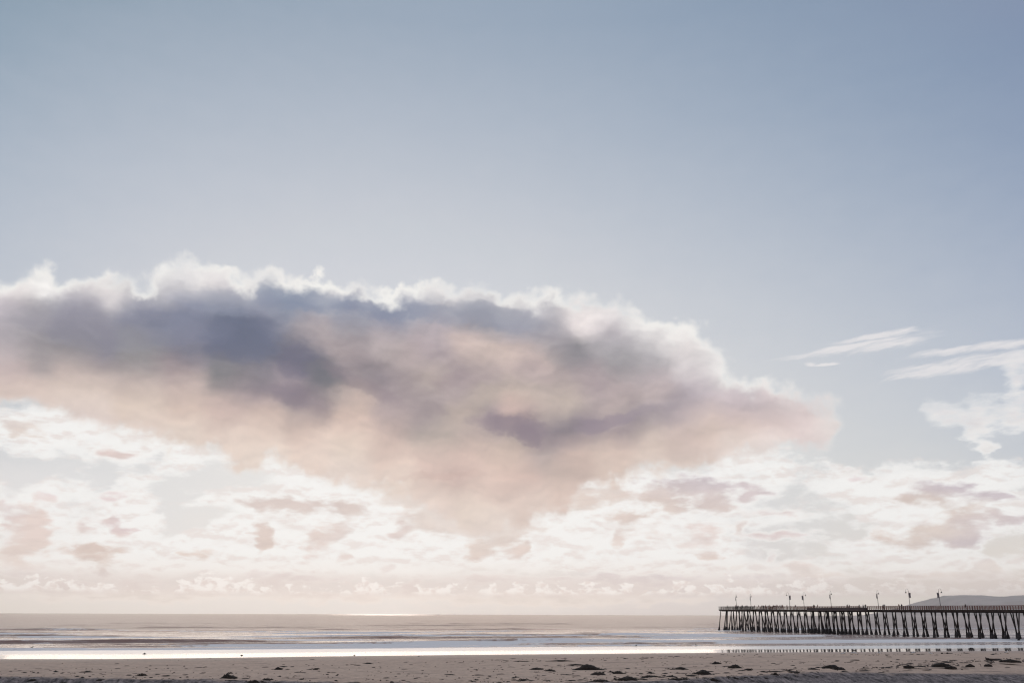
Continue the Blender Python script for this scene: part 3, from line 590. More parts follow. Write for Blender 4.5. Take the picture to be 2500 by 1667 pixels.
# the film runs out on the beach: the sea sheet dips under the sand there
z3 = z3 * sm(S3, 180, 192) + np.where(S3 < 184, -.02 * (184 - S3), 0) + .03
X3, Y3 = to_xy(S3, C3_)
water, q, p, o_ = material("sea_water"); L = water.node_tree.links
geo = q.new('ShaderNodeNewGeometry'); sx_ = q.new('ShaderNodeSeparateXYZ'); L.new(geo.outputs['Position'], sx_.inputs[0])
s_, c_ = sc_nodes(q, sx_)
at = q.new('ShaderNodeAttribute', attribute_name='foam')
fn = q.noise(q.xyz(c_, q.m('MULTIPLY', s_, 1.6), 0.0), .8, 6.0, .7)
fm = q.mr(q.m('ADD', at.outputs['Fac'], q.m('MULTIPLY', q.m('SUBTRACT', fn, .5), .8)), .32, .62)
p.inputs['Base Color'].default_value = (.27, .165, .135, 1); p.inputs['IOR'].default_value = 1.333
p.inputs['Specular IOR Level'].default_value = 0.4
q.put(p.inputs['Roughness'], q.mr(s_, 200.0, 900.0, .08, .2))
w1 = q.noise(q.xyz(q.m('MULTIPLY', c_, .5), s_, 0.0), 1.1, 5.0, .6)
w2 = q.noise(q.xyz(q.m('MULTIPLY', c_, .10), q.m('MULTIPLY', s_, .30), 7.0), 1.0, 6.0, .62)
# far calm slick that mirrors the bright sky under the veiled sun
azs = q.m('MULTIPLY', q.m('ARCTAN2', sx_.outputs[0], sx_.outputs[1]), 180 / math.pi)
slick = q.m('MULTIPLY', q.mr(q.m('ABSOLUTE', q.m('ADD', azs, 7.9)), 0.4, 4.4, 1.0, 0.0, 'SMOOTHSTEP'), q.mr(s_, 2600.0, 6000.0))
rough_ = q.mr(s_, 215.0, 430.0, .10, .31)
q.put(p.inputs['Roughness'], q.fmix(slick, rough_, .03))
b1 = q.new('ShaderNodeBump'); b1.inputs['Distance'].default_value = .12; q.put(b1.inputs['Height'], w1)
q.put(b1.inputs['Strength'], q.m('MULTIPLY', q.mr(s_, 182.0, 260.0, .10, 1.0), q.m('SUBTRACT', 1.0, slick)))
b2 = q.new('ShaderNodeBump'); b2.inputs['Distance'].default_value = 1.2; q.put(b2.inputs['Strength'], q.m('MULTIPLY', q.m('SUBTRACT', 1.0, slick), .9))
q.put(b2.inputs['Height'], w2); q.put(b2.inputs['Normal'], b1.outputs[0]); q.put(p.inputs['Normal'], b2.outputs[0])
fo = q.new('ShaderNodeBsdfDiffuse'); fo.inputs[0].default_value = (.86, .83, .81, 1)
mx = q.new('ShaderNodeMixShader'); q.put(mx.inputs[0], fm); L.new(p.outputs[0], mx.inputs[1]); L.new(fo.outputs[0], mx.inputs[2])
L.new(mx.outputs[0], o_.inputs[0])
sea = grid_object('sea', np.stack([X3, Y3, z3], -1), water); tag(sea, kind='structure')
a_ = sea.data.attributes.new('foam', 'FLOAT', 'POINT'); a_.data.foreach_set('value', foam3.reshape(-1).astype(np.float32))

# ================================================================== headland across the bay
hillm = plain('scrub_hillside', (.30, .275, .26), (.45, .40, .375), .95, .003)
hx_, hy_ = np.linspace(3700, 14500, 190) * 1.4, np.linspace(9000, 13500, 70) * 1.4
HX, HY = np.meshgrid(hx_ / 1.4, hy_ / 1.4, indexing='xy')
k = HX / 9500.0
ridge = np.interp(HX / 10300 * 2250 + 1250, [2185, 2222, 2248, 2272, 2300, 2332, 2392, 2430, 2500, 2700, 3200, 5200], [-15, 2, 45, 105, 155, 188, 200, 196, 208, 230, 235, 225])
hz_ = ridge * np.exp(-((HY - 10300) / 1500.0) ** 2) * 1.0
hz_ = hz_ * 1.14 + (fbm(HX * .0016, HY * .0012, 5) * 44 + 12 * fbm(HX * .006, HY * .006, 3)) * np.clip(hz_ / 90, 0, 1) - 8
hz_ = np.where((HY < 9100) | (HX < 3720), -25, hz_)
tag(grid_object('headland_hill', np.stack([HX, HY, hz_], -1) * 1.4, hillm), kind='structure')

# ================================================================== pier
timber = plain('weathered_timber', (.022, .015, .014), (.055, .036, .030), .85, 1.5, (1, 1, .2), .3)
wetpile = plain('dark_wet_piling', (.013, .009, .009), (.032, .022, .021), .6, 2.5, (1, 1, .3), .4)
mussel = plain('mussel_crust', (.012, .010, .012), (.035, .028, .030), .7, 9.0, (1, 1, 1), .8)
railm = plain('rail_timber', (.14, .065, .048), (.24, .12, .09), .8, 1.2, (1, 1, 1), .2)
pad = np.array([140.5, 257.0]); pend = np.array([93.0, 413.0])
PD = (pend - pad) / np.linalg.norm(pend - pad); PT = np.array([PD[1], -PD[0]])       # seaward, and to the right of it
LEN = 152.0; START = -46.0; BAY = 4.45
pier = empty('pier', (pad[0], pad[1], 0), 0, label='long dark timber pier on splayed pilings running out over the surf', cat='pier')
def PP(t, w, z): v = PD * t + PT * w; return Vector((v[0], v[1], z))                 # local to the pier's base
def deck_z(t): return 8.05 + .75 * max(0.0, min(1.0, t / LEN)) 
def t_at(px, w=0.0):
    """distance along the pier that is seen at photo column px"""
    k = (px - 1250) / 2250.0; b = pad + PT * w
    return (k * b[1] - b[0]) / (PD[0] - k * PD[1])
HW = 3.1
PLAT0, PLAT1 = t_at(2112, -4.5), t_at(1984, -4.5)
HEAD0 = t_at(1862, 0.0)
print('pier len', LEN, 'platform', PLAT0, PLAT1, 'head', HEAD0)
# deck, edge beams
mb = MB(); T = np.linspace(START, LEN + 1.2, 60)
for a, b in zip(T[:-1], T[1:]): mb.bar(PP(a, 0, deck_z(a) - .08), PP(b, 0, deck_z(b) - .08), 2 * HW, .16)
mb.build('deck', timber, pier)
mb = MB()
for w in (-HW + .12, -1.2, 1.2, HW - .12):
    for a, b in zip(T[:-1], T[1:]): mb.bar(PP(a, w, deck_z(a) - .36), PP(b, w, deck_z(b) - .36), .24, .40)
mb.build('stringer_beam', timber, pier)
mb = MB(); tz = deck_z(PLAT0)
mb.bar(PP(PLAT0, -HW - 1.6, tz - .09), PP(PLAT1, -HW - 1.6, tz - .09), 3.2, .18)
mb.build('platform_deck', timber, pier)
mb = MB(); mb.bar(PP(PLAT0, -HW - 3.3, tz + .12), PP(PLAT1, -HW - 3.3, tz + .12), .16, 1.05)
for t in (PLAT0, PLAT1): mb.bar(PP(t, -HW, tz + .12), PP(t, -HW - 3.3, tz + .12), .16, 1.05)
mb.build('platform_skirt', plain('grey_boarding', (.075, .055, .055), (.11, .085, .085), .85, 2.0, (1, 1, 6)), pier)
mb = MB(); mb.bar(PP(HEAD0, 0, deck_z(LEN) - .11), PP(LEN + 1.6, 0, deck_z(LEN) - .11), 2 * HW + 4.4, .20)
for w in (-HW - 2.05, HW + 2.05): mb.bar(PP(HEAD0, w, deck_z(LEN) - .42), PP(LEN + 1.5, w, deck_z(LEN) - .42), .25, .42)
mb.bar(PP(LEN + 1.45, -HW - 2.0, deck_z(LEN) - .42), PP(LEN + 1.45, HW + 2.0, deck_z(LEN) - .42), .25, .42)
mb.build('head_deck', timber, pier)
# railings: posts, cap rail, three lines of boards
def railing(path, name='railing', post=.95, mat=railm, boards=(.30, .55, .80)):
    mb = MB()
    for (a, b) in zip(path[:-1], path[1:]):
        a, b = Vector(a), Vector(b); L_ = (b - a).length; n = max(1, round(L_ / post))
        for i in range(n + 1):
            p_ = a.lerp(b, i / n); mb.bar(p_, p_ + Vector((0, 0, 1.07)), .13, .13)
        mb.bar(a + Vector((0, 0, 1.10)), b + Vector((0, 0, 1.10)), .32, .10)
        for h in boards: mb.bar(a + Vector((0, 0, h)), b + Vector((0, 0, h)), .04, .09)
    return mb.build(name, mat, pier)
near_w, far_w = -HW + .12, HW - .12
def chain(t0, t1, w, n=14): return [PP(t, w, deck_z(t)) for t in np.linspace(t0, t1, n)]
railing(chain(START, PLAT0, near_w, 10)); railing(chain(PLAT1, HEAD0, near_w, 8)); railing(chain(START, HEAD0, far_w, 24))
railing([PP(PLAT0, -HW - 3.2, tz), PP(PLAT1, -HW - 3.2, tz)]); 
dz_ = deck_z(LEN)
railing([PP(HEAD0, near_w, dz_), PP(HEAD0, -HW - 2.1, dz_), PP(LEN + 1.4, -HW - 2.1, dz_), PP(LEN + 1.4, HW + 2.1, dz_), PP(HEAD0, HW + 2.1, dz_), PP(HEAD0, far_w, dz_)], mat=timber, post=1.1)
# bents: cap beam and four pilings each, the outer two battered
def pile_mb(top, foot):
    mb = MB(); top, foot = Vector(top), Vector(foot); d = foot - top
    low = top + d * ((top.z - .95) / (top.z - foot.z))
    mid = top + d * ((top.z - 1.9) / (top.z - foot.z))
    mb.tube([top, mid], [.175, .19], 8, 0)
    r = random.uniform(.30, .40)
    mb.tube([mid, low, top + d * ((top.z - .1) / (top.z - foot.z)), foot], [.20, r, r * 1.12, .25], 9, 1)
    return mb
extra = MB(); npile = 0
def place_pile(top, foot, own):
    global npile
    if own and npile < 100:
        npile += 1
        m_ = pile_mb(top, foot); m_.v = [tuple(Vector(v) - Vector((top[0], top[1], 0))) for v in m_.v]
        m_.build('piling', [wetpile, mussel], pier, loc=(top[0], top[1], 0), smooth=True)
    else:
        m_ = pile_mb(top, foot); extra.add(m_.v, m_.f)
        extra.mi[-len(m_.mi):] = m_.mi
t = -1.0 + 0.0
bents = []
k0 = math.ceil((START + 2) / BAY)
for k in range(k0, int(LEN / BAY) + 1): bents.append(k * BAY)
for t in bents:
    zt = deck_z(t) - .58
    head = t > HEAD0 - 1
    plat = PLAT0 - 1 < t < PLAT1 + 1
    W_ = HW + (2.0 if head else 0)
    mb = MB(); mb.bar(PP(t, -W_ - (3.0 if plat else 0), zt - .13), PP(t, W_, zt - .13), .34, .30); mb.build('cap_beam', timber, pier)
    own = t > -12
    for w0, w1 in ((-2.95, -5.15), (-.62, -.70), (.62, .75), (2.95, 5.05)):
        j = lambda a: random.uniform(-a, a)
        place_pile(PP(t, w0 + j(.06), zt), PP(t + j(.25), w1 + j(.2), -2.0), own)
    if plat:
        place_pile(PP(t, -HW - 2.9, zt), PP(t + random.uniform(-.4, .4), -HW - 3.2, -2.0), own)
        if random.random() < .5: place_pile(PP(t, -HW - 1.4, zt), PP(t, -HW - 1.2, -2.0), own)
    if head and bents.index(t) % 3 == 0:
        for sgn in (-1, 1): place_pile(PP(t, sgn * 4.9, zt), PP(t + random.uniform(-.5, .5), sgn * 6.1, -2.0), own)
for w in (-4.6, -1.6, 1.6, 4.6):
    place_pile(PP(LEN + .9, w, deck_z(LEN) - .3), PP(LEN + 3.4, w * 1.1, -2.0), True)
eo = extra.build('piling_row', [wetpile, mussel], pier, smooth=True); tag(eo, kind='stuff')

# ================================================================== lamps on the pier
ironm = plain('dark_iron', (.03, .025, .028), (.05, .042, .045), .5, 5.0)
bann = plain('faded_banner', (.10, .085, .10), (.20, .17, .19), .9, 1.3, (1, 1, 2))
LAMPS = [(1801.5, 1, 0), (1837, 1, 0), (1932, -1, -1), (1967, 1, 1), (2033.5, -1, 0), (2149, 1, 0), (2226.5, -1, -1), (2301, 1, 1)]
LAB = ['lamp post nearest the seaward end of the pier, slim banner edge-on', 'second lamp post from the pier head, seen edge-on above the crowd',
 'lamp post leaning its arm left with banner right, beyond the crowd', 'lamp post with arm to the right and banner left, where the platform begins',
 'lone lamp post over the grey boarded platform, arm seen end-on', 'lamp post between platform and open railing, banner seen edge-on',
 'lamp post with hooked arm to the left and banner right of the pole', 'tallest looking lamp post in front of the hill, hooked arm to the right']
for (px, side, arm), lab in zip(LAMPS, LAB):
    w = near_w - .1 if side < 0 else far_w + .1
    t = t_at(px, w); b = PP(t, w, deck_z(t)) + pier.location
    # arm direction: along the view's sideways axis, or towards the camera when seen end-on
    sidew = Vector((1, 0, 0)) * arm if arm else Vector((.15, -1, 0)).normalized()
    o = empty('street_lamp', b, 0, label=lab, cat='street lamp', group='lamp posts along the pier')
    mb = MB(); mb.tube([(0, 0, -.3), (0, 0, .5), (0, 0, 3.0), (0, 0, 5.7)], [.11, .10, .07, .05], 10); mb.build('pole', ironm, o, smooth=True)
    pts = [Vector((0, 0, 5.7))]
    for i in range(1, 11):
        a = math.pi * i / 10; pts.append(Vector((0, 0, 5.7)) + sidew * (.42 * (1 - math.cos(a))) + Vector((0, 0, .62 * math.sin(a))))
    pts.append(pts[-1] + Vector((0, 0, -.15)))
    mb = MB(); mb.tube(pts, .028, 6); mb.build('arm', ironm, o, smooth=True)
    h = pts[-1]; mb = MB(); mb.tube([h, h + Vector((0, 0, -.12)), h + Vector((0, 0, -.30)), h + Vector((0, 0, -.46)), h + Vector((0, 0, -.50))], [.04, .09, .15, .29, .27], 12); mb.build('lamp_shade', ironm, o, smooth=True)
    bd = -sidew; bw = .55
    up_ = Vector((0, 0, 1))
    for zz in (3.55, 5.15): mb = MB(); mb.bar(up_ * zz, up_ * zz + bd * .68, .03, .03); mb.build('banner_arm', ironm, o)
    mb = MB(); nrm = bd.cross(up_).normalized(); vs = []
    for i in range(9):
        for jx in (0, .5, 1):
            vs.append(bd * (.08 + bw * jx) + up_ * (3.6 + 1.5 * i / 8) + nrm * (.05 * math.sin(i * .9 + jx * 2)))
    mb.add(vs, [(i * 3 + j_, i * 3 + j_ + 1, i * 3 + j_ + 4, i * 3 + j_ + 3) for i in range(8) for j_ in range(2)])
    bo = mb.build('banner', bann, o, smooth=True); so = bo.modifiers.new('thick', 'SOLIDIFY'); so.thickness = .01

# ================================================================== people
def skinned(name, verts, edges, radii, mats, colour_fn, root=0, sub=1):
    me = bpy.data.meshes.new(name); me.from_pydata(verts, edges, []); me.update()
    o = bpy.data.objects.new(name, me); COL.objects.link(o)
    sk = o.modifiers.new('skin', 'SKIN'); sk.use_smooth_shade = True
    for i, r in enumerate(radii): me.skin_vertices[0].data[i].radius = (r if hasattr(r, '__len__') else (r, r)); me.skin_vertices[0].data[i].use_root = (i == root)
    ss = o.modifiers.new('sub', 'SUBSURF'); ss.levels = sub; ss.render_levels = sub
    dg = bpy.context.evaluated_depsgraph_get(); out = bpy.data.meshes.new_from_object(o.evaluated_get(dg))
    bpy.data.objects.remove(o); bpy.data.meshes.remove(me)
    out.name = name
    out.materials.clear()
    for m in mats: out.materials.append(m)
    idx = [colour_fn(p_.center) for p_ in out.polygons]; out.polygons.foreach_set('material_index', idx)
    out.update(); return out
skin_m = plain('skin', (.30, .17, .12), (.36, .21, .15), .6)
cloth = [plain('cloth_%s' % n, c, tuple(v * 1.25 for v in c), .9) for n, c in (('black', (.018, .018, .022)), ('navy', (.025, .032, .06)), ('maroon', (.09, .025, .028)), ('grey', (.09, .09, .10)), ('tan', (.20, .14, .10)), ('teal', (.03, .08, .09)))]
jean = plain('dark_trousers', (.02, .022, .032), (.035, .038, .05), .9); hairm = plain('dark_hair', (.015, .011, .010), (.03, .022, .018), .6)
def person_mesh(name, pose, shirt):
    lean = .22 if pose == 'lean' else 0.0
    st = .22 if pose == 'walk' else .04
    V = [(0, 0, .95), (0, lean * .3, 1.15), (0, lean * .8, 1.38), (0, lean, 1.50), (0, lean * 1.1, 1.60), (0, lean * 1.15 + .01, 1.70),
         (-.09, 0, .90), (-.10, st * .5, .50), (-.10, st, .08), (-.10, st + .14, .04), (.09, 0, .90), (.10, -st * .3, .50), (.10, -st, .08), (.10, -st + .14, .04),
         (-.19, lean * .9, 1.42), (-.24, lean, 1.16), (-.20, lean + .22, 1.05 if pose != 'walk' else .95), (.19, lean * .9, 1.42), (.24, lean - .02, 1.16), (.20, lean + (.24 if pose != 'walk' else -.1), 1.05 if pose != 'walk' else .92)]
    if pose == 'phone': V[16] = (-.10, .28, 1.36); V[15] = (-.23, .08, 1.18); V[19] = (.10, .28, 1.38); V[18] = (.23, .08, 1.18)
    E_ = [(0, 1), (1, 2), (2, 3), (3, 4), (4, 5), (0, 6), (6, 7), (7, 8), (8, 9), (0, 10), (10, 11), (11, 12), (12, 13), (2, 14), (14, 15), (15, 16), (2, 17), (17, 18), (18, 19)]
    Rr = [(.15, .11), (.145, .11), (.17, .11), .058, .10, .085, .095, .065, .048, .04, .095, .065, .048, .04, .07, .048, .038, .07, .048, .038]
    def cf(c):
        if c.z > 1.66: return 3
        if c.z > 1.47: return 0 if c.y > lean * 1.1 - .03 else 3
        if abs(c.x) > .14 and c.z < 1.10 and c.y > lean + .12: return 0
        return 1 if c.z > .93 else 2
    return skinned(name, V, E_, Rr, [skin_m, shirt, jean, hairm], cf)
PM = []
for i, (pose, sh) in enumerate([('lean', 0), ('stand', 1), ('walk', 2), ('phone', 3), ('lean', 4), ('stand', 5), ('walk', 0), ('stand', 2), ('lean', 1)]):
    PM.append((person_mesh('person', pose, cloth[sh]), pose, ['black', 'navy', 'maroon', 'grey', 'tan', 'teal'][sh]))
# columns of the photograph where heads show over the rail; n = near side, f = far side
PPL = [(1776, 'f'), (1779, 'n'), (1784, 'f'), (1799, 'n'), (1802.5, 'n'), (1812, 'f'), (1816, 'n'), (1823, 'f'), (1827, 'n'), (1846, 'n'), (1856.5, 'n'), (1862, 'f'), (1866, 'n'), (1868.5, 'f'), (1873, 'n'), (1878, 'f'), (1884, 'n'), (1890, 'f'), (1893, 'n'),
       (1896, 'f'), (1899, 'n'), (1903, 'n'), (1905, 'f'), (1910.5, 'n'), (1914, 'f'), (1925, 'n'), (1932, 'f'), (1946.5, 'n'), (1990, 'n'), (1992.5, 'f'), (2000, 'n'), (2073, 'n'), (2077, 'f'), (2102, 'n'), (2111.5, 'f'), (2117, 'n'), (2161, 'n'), (2163, 'f'), (2200.5, 'n'), (2206, 'n'), (2362, 'n')]
ordw = ['first', 'second', 'third', 'fourth', 'fifth', 'sixth', 'seventh', 'eighth', 'ninth', 'tenth', 'eleventh', 'twelfth', 'thirteenth', 'fourteenth', 'fifteenth', 'sixteenth', 'seventeenth', 'eighteenth', 'nineteenth', 'twentieth']
ordw += ['twenty-' + w for w in ordw[:9]] + ['thirtieth'] + ['thirty-' + w for w in ordw[:9]] + ['fortieth', 'forty-first']
PT_TXT = {'lean': 'leaning at', 'stand': 'standing at', 'walk': 'walking past', 'phone': 'holding hands up at'}
for i, (px, sd_k) in enumerate(PPL):
    me, pose, colr = PM[(i * 5 + i // 3) % len(PM)]
    w = (-HW + .62) if sd_k == 'n' else (HW - .62)
    if pose == 'walk': w *= .55
    t = t_at(px, w)
    if t > HEAD0 + 1: w *= 1.55; t = t_at(px, w)
    if PLAT0 + .5 < t < PLAT1 - .5 and sd_k == 'n': w = -HW - 2.7; t = t_at(px, w)
    t = min(t, LEN + .8)
    o = bpy.data.objects.new('person', me); COL.objects.link(o); o.location = PP(t, w, deck_z(t) + .005) + pier.location
    face = math.atan2(PT[1], PT[0]) + (math.pi if sd_k == 'n' else 0) - math.pi / 2
    if pose == 'walk': face += math.pi / 2 * random.choice((-1, 1))
    o.rotation_euler = (0, 0, face + random.uniform(-.3, .3)); k_ = random.uniform(.95, 1.06); o.scale = (k_,) * 3
    tag(o, 'dark silhouetted person above the pier rail, %s from the seaward end' % ordw[i], 'person', 'people on the pier')

# ================================================================== kelp heaps, driftwood, gulls
kelpm = plain('dark_kelp', (.010, .008, .007), (.034, .024, .018), .8, 6.0, (1, 1, 1), .6, .15)
# x, foot y, width, height in the photograph, description
KELP = [(1438, 1634.5, 82, 10, 'largest long dark kelp heap, right of the two small heaps at centre'), (1311, 1633.8, 34, 5.4, 'flat kelp heap left of the largest one at centre'), (1343, 1638.5, 25, 4.6, 'small rounded kelp heap just left below the largest one'),
 (1461, 1646.5, 38, 6.2, 'medium kelp heap directly below the largest one'), (1491, 1640.5, 19, 3, 'thin kelp scrap touching the left side of a rounded heap'), (1510, 1643.5, 28, 5.2, 'rounded kelp heap right of the heap below the largest one'),
 (1278, 1662.5, 46, 5.2, 'low kelp heap at the bottom edge, left of centre cluster'), (1463, 1664, 62, 5, 'long flat kelp heap at the bottom edge near centre'), (1534, 1661.5, 56, 9, 'ragged kelp heap at the bottom edge with a peak'),
 (1511, 1661.5, 7, 4, 'tiny kelp ball left of the ragged bottom heap'), (1589, 1652, 41, 4.4, 'flat kelp heap above the ragged bottom one'), (1590, 1643.5, 22, 3.6, 'small kelp scrap between the flat heap and the long one'),
 (1654, 1634, 58, 5.5, 'long low kelp heap with a tail to the left'), (1624, 1644, 16, 2, 'thin kelp strand below the long low heap'), (1655, 1642, 18, 2, 'thin kelp strand right below the long low heap'), (1713, 1646, 52, 10, 'wedge-shaped kelp heap peaking at its right end'),
 (1750, 1620.5, 24, 5.4, 'small kelp heap standing alone below the pier head'), (1795, 1630.5, 35, 7.5, 'domed kelp heap below and right of the lone small one'), (1826.7, 1635.5, 20, 4.8, 'small kelp heap right of the domed one'),
 (1657, 1659, 50, 4.6, 'broad low kelp mat at the edge of the dark sand'), (1640, 1653, 28, 3, 'ragged kelp scrap above the broad low mat'), (1622, 1650, 12, 2.6, 'tiny kelp scrap left of the ragged scrap'), (1739, 1657.5, 21, 5.4, 'knobbly kelp clump below the wedge-shaped heap'), (1720, 1654.5, 12, 2.4, 'tiny kelp scrap left of the knobbly clump'),
 (1926, 1639.5, 22, 4, 'kelp heap at the right end of the long strand'), (1864, 1640, 20, 3, 'kelp heap at the left end of the long strand'), (1895, 1640.2, 44, 1.4, 'long thin kelp strand between two small heaps'), (1894, 1648, 15, 5.4, 'compact kelp clump under the long thin strand'), (1945, 1645, 22, 4.2, 'kelp heap right of the compact clump'), (1924, 1643.5, 9, 2.2, 'tiny kelp ball left of a small heap below the strand'),
 (1941.5, 1630.5, 10, 3, 'lone small kelp tuft in the middle of pale sand'), (1987, 1633.8, 26, 3, 'flat kelp scrap left of the big right heap'), (1998, 1629.5, 16, 2.6, 'small kelp scrap touching the big right heap'), (2030, 1629, 44, 7.4, 'big peaked kelp heap on the right half of the sand'), (2048, 1633, 32, 4.4, 'second layer of kelp just below the big right heap'),
 (2300, 1625, 42, 7, 'reddish ragged kelp heap at the right on the berm edge'), (2322, 1625.5, 26, 3, 'low kelp tail right of the reddish ragged heap'), (2369, 1622, 20, 3.2, 'small kelp heap left of the driftwood log'), (2469, 1619.5, 46, 3.4, 'long low kelp heap near the right edge of the photo'), (2330, 1664.5, 36, 4.2, 'flat kelp heap low on the dark sand at right'), (2258, 1668, 24, 3, 'kelp scrap at the very bottom edge, on the right'),
 (2413, 1620.5, 18, 3, 'small kelp scrap below the driftwood log'), (2220, 1626, 24, 2.6, 'thin kelp scrap left of the reddish heap'), (2372, 1584, 13, 4, 'dark kelp lump lying in the wet film below the pier'), (2064, 1642, 22, 2.2, 'thin kelp scrap below the big right heap'),
 (557, 1656.5, 41, 10.5, 'tall spiky kelp heap at the bottom left'), (561, 1642.6, 15, 3, 'small kelp scrap above the tall spiky heap'), (345, 1649, 23, 4.2, 'small flat kelp heap at lower left'), (80, 1656, 23, 3.2, 'flat kelp heap at the far left bottom'), (208, 1640, 30, 2.6, 'thin kelp scrap on the sand at left'), (135, 1639.3, 13, 2.6, 'tiny kelp scrap at the far left'), (200, 1653, 14, 2.6, 'tiny kelp scrap at the shadow edge, lower left'),
 (679, 1634.5, 21, 6.4, 'domed kelp heap standing alone left of centre'), (702, 1634.3, 13, 1.6, 'thin kelp strand right of the lone domed heap'), (771, 1634.2, 13, 5, 'small kelp heap with a thin tail, left of centre'), (755, 1634.1, 18, 1.6, 'thin kelp tail leading left from a small heap'), (652, 1660.5, 20, 6, 'rounded kelp clump at the bottom edge, left of centre'), (619, 1666, 30, 4.4, 'kelp mat cut by the bottom edge of the photo'),
 (898, 1620, 32, 2.4, 'faint flat kelp mat on the damp sand'), (872, 1624, 18, 1.6, 'faint thin kelp strand below the faint mat'), (1270, 1614, 34, 2.2, 'blurred flat kelp mat left of centre on damp sand'), (1372, 1614, 80, 2.6, 'long blurred kelp mat at centre on damp sand'), (1408, 1623.5, 50, 3.6, 'low kelp line just above the largest heap'), (1278, 1624, 12, 1.6, 'tiny kelp scrap above the flat left heap'),
 (352, 1596, 11, 2.4, 'dark speck of kelp on the shining film at left'), (590, 1599.6, 7, 2, 'tiny kelp speck on the film left of centre'), (865, 1600, 5, 2.2, 'tiny kelp speck on the film edge near centre'), (1022, 1602, 6, 1.4, 'tiny kelp speck at the sand edge near centre'),
 (2300, 1594.5, 5, 3, 'left one of two small dark lumps beside the gulls'), (2313.5, 1594.8, 6, 3, 'right one of two small dark lumps beside the gulls')]
def put_on_beach(px, py):
    z = .8
    for _ in range(5):
        x, y = ground(px, py, z); z = float(beach_z(np.array([x]), np.array([y]), True)[0])
    return x, y, z
for i, (px, py, wpx, hpx, lab) in enumerate(KELP):
    x, y, z = put_on_beach(px, py - .4)
    D = y; wm, hm = wpx * D / 2250, max(hpx * 1.22 * D / 2356, .05)
    hm = min(hm, .75); nn = 46; mm = 15; dp = min(wm * .5, .3 + hm * 1.6); seed = i * 7.3
    aa, bb = np.meshgrid(np.linspace(-1, 1, nn), np.linspace(-1, 1, mm), indexing='ij')
    big = vnoise(aa * 2.2 + seed, bb * 0 + seed) * .55 + .55
    if 'wedge' in lab: big = .35 + .75 * sm(aa, -.9, .62)
    if 'tail to the left' in lab: big = .2 + .9 * sm(aa, -.4, .4)
    if 'spiky' in lab: big = .55 + .9 * np.abs(fbm(aa * 5 + seed, bb * 0, 3)) + .35 * (np.exp(-((aa + .55) / .2) ** 2) + np.exp(-((aa - .75) / .16) ** 2))
    if 'largest' in lab and wpx > 80: big = .25 + .85 * np.exp(-((aa + .05) / .62) ** 2) + .12 * fbm(aa * 6, bb, 2)
    ed = np.clip(1 - np.abs(aa) ** 1.5, 0, 1) ** .9 * np.clip(1 - np.abs(bb) ** 2.2, 0, 1) ** .8
    Z = hm * big * ed * (1 + .30 * fbm(aa * 9 * max(wm, .6) / 2 + seed, bb * 4 + seed, 3, .6)) 
    Z = np.where(ed < .02, -.12, Z)
    wig = 1 + .16 * fbm(aa * 4 + seed, bb * 3, 3)
    P = np.stack([aa * wm / 2 * 1.04, bb * dp * wig * (1 - .4 * np.abs(aa)), Z], -1)
    o = grid_object('kelp_heap', P, kelpm); o.location = (x, y + dp * .25, z - .012)
    o.rotation_euler = (0, 0, -math.atan2(x, y) * .9 )
    tag(o, lab, 'kelp', 'kelp heaps scattered on the beach')
    if hpx >= 4:                                  # loose stipes and blades standing off the heap
        mb = MB()
        for _ in range(int(7 + wm * 7)):
            a0 = random.uniform(-.85, .85); z0 = hm * random.uniform(.2, .75); ang = random.uniform(-.5, .5) + (math.pi if random.random() < .5 else 0)
            L0 = random.uniform(.15, .42); p0 = Vector((a0 * wm / 2, random.uniform(-.6, .4) * dp, z0 * (1 - abs(a0))))
            p1 = p0 + Vector((math.cos(ang) * L0 * .6, -.05, random.uniform(.0, .10))); p2 = p1 + Vector((math.cos(ang) * L0 * .5, -.04, -random.uniform(.02, .12)))
            mb.tube([p0, p1, p2], [.016, .022, .008], 5)
        mb.build('loose_stipe', kelpm, o, smooth=True)
# torn scraps of weed too many to count
mb = MB(); lr = random.Random(5)
for _ in range(1700):
    px = lr.uniform(-30, 2530); band = lr.random()
    top = np.interp(px, [0, 600, 1250, 1800, 2500], [1632, 1626, 1622, 1612, 1606]); bot = np.interp(px, [0, 600, 1250, 1800, 2500], [1656, 1662, 1666, 1654, 1628])
    if px < 1150 and lr.random() < .55: continue
    if band < .72: py = top + (bot - top) * (1 - lr.random() ** 1.7)
    elif band < .9: py = np.interp(px, [0, 600, 1250, 1800, 2500], [1640, 1628, 1612, 1600, 1594]) + lr.gauss(0, 2.2)
    else: py = lr.uniform(1604, 1660)
    x, y, z = put_on_beach(px, py)
    w_ = lr.choice((.06, .09, .14, .2, .3, .5)) * lr.uniform(.6, 1.3); h_ = lr.uniform(.02, .07); d_ = w_ * lr.uniform(.5, 1)
    n_ = 7; a0 = lr.random() * 6
    ring = [(x + math.cos(a0 + 6.283 * k / n_) * w_ * lr.uniform(.6, 1), y + math.sin(a0 + 6.283 * k / n_) * d_ * lr.uniform(.6, 1), z - .015) for k in range(n_)]
    topv = [(x + (p0[0] - x) * .5, y + (p0[1] - y) * .5, z + h_ * lr.uniform(.5, 1)) for p0 in ring]
    mb.add(ring + topv, [(k, (k + 1) % n_, n_ + (k + 1) % n_, n_ + k) for k in range(n_)] + [tuple(range(n_, 2 * n_))])
tag(mb.build('seaweed_litter', kelpm, smooth=True), kind='stuff')
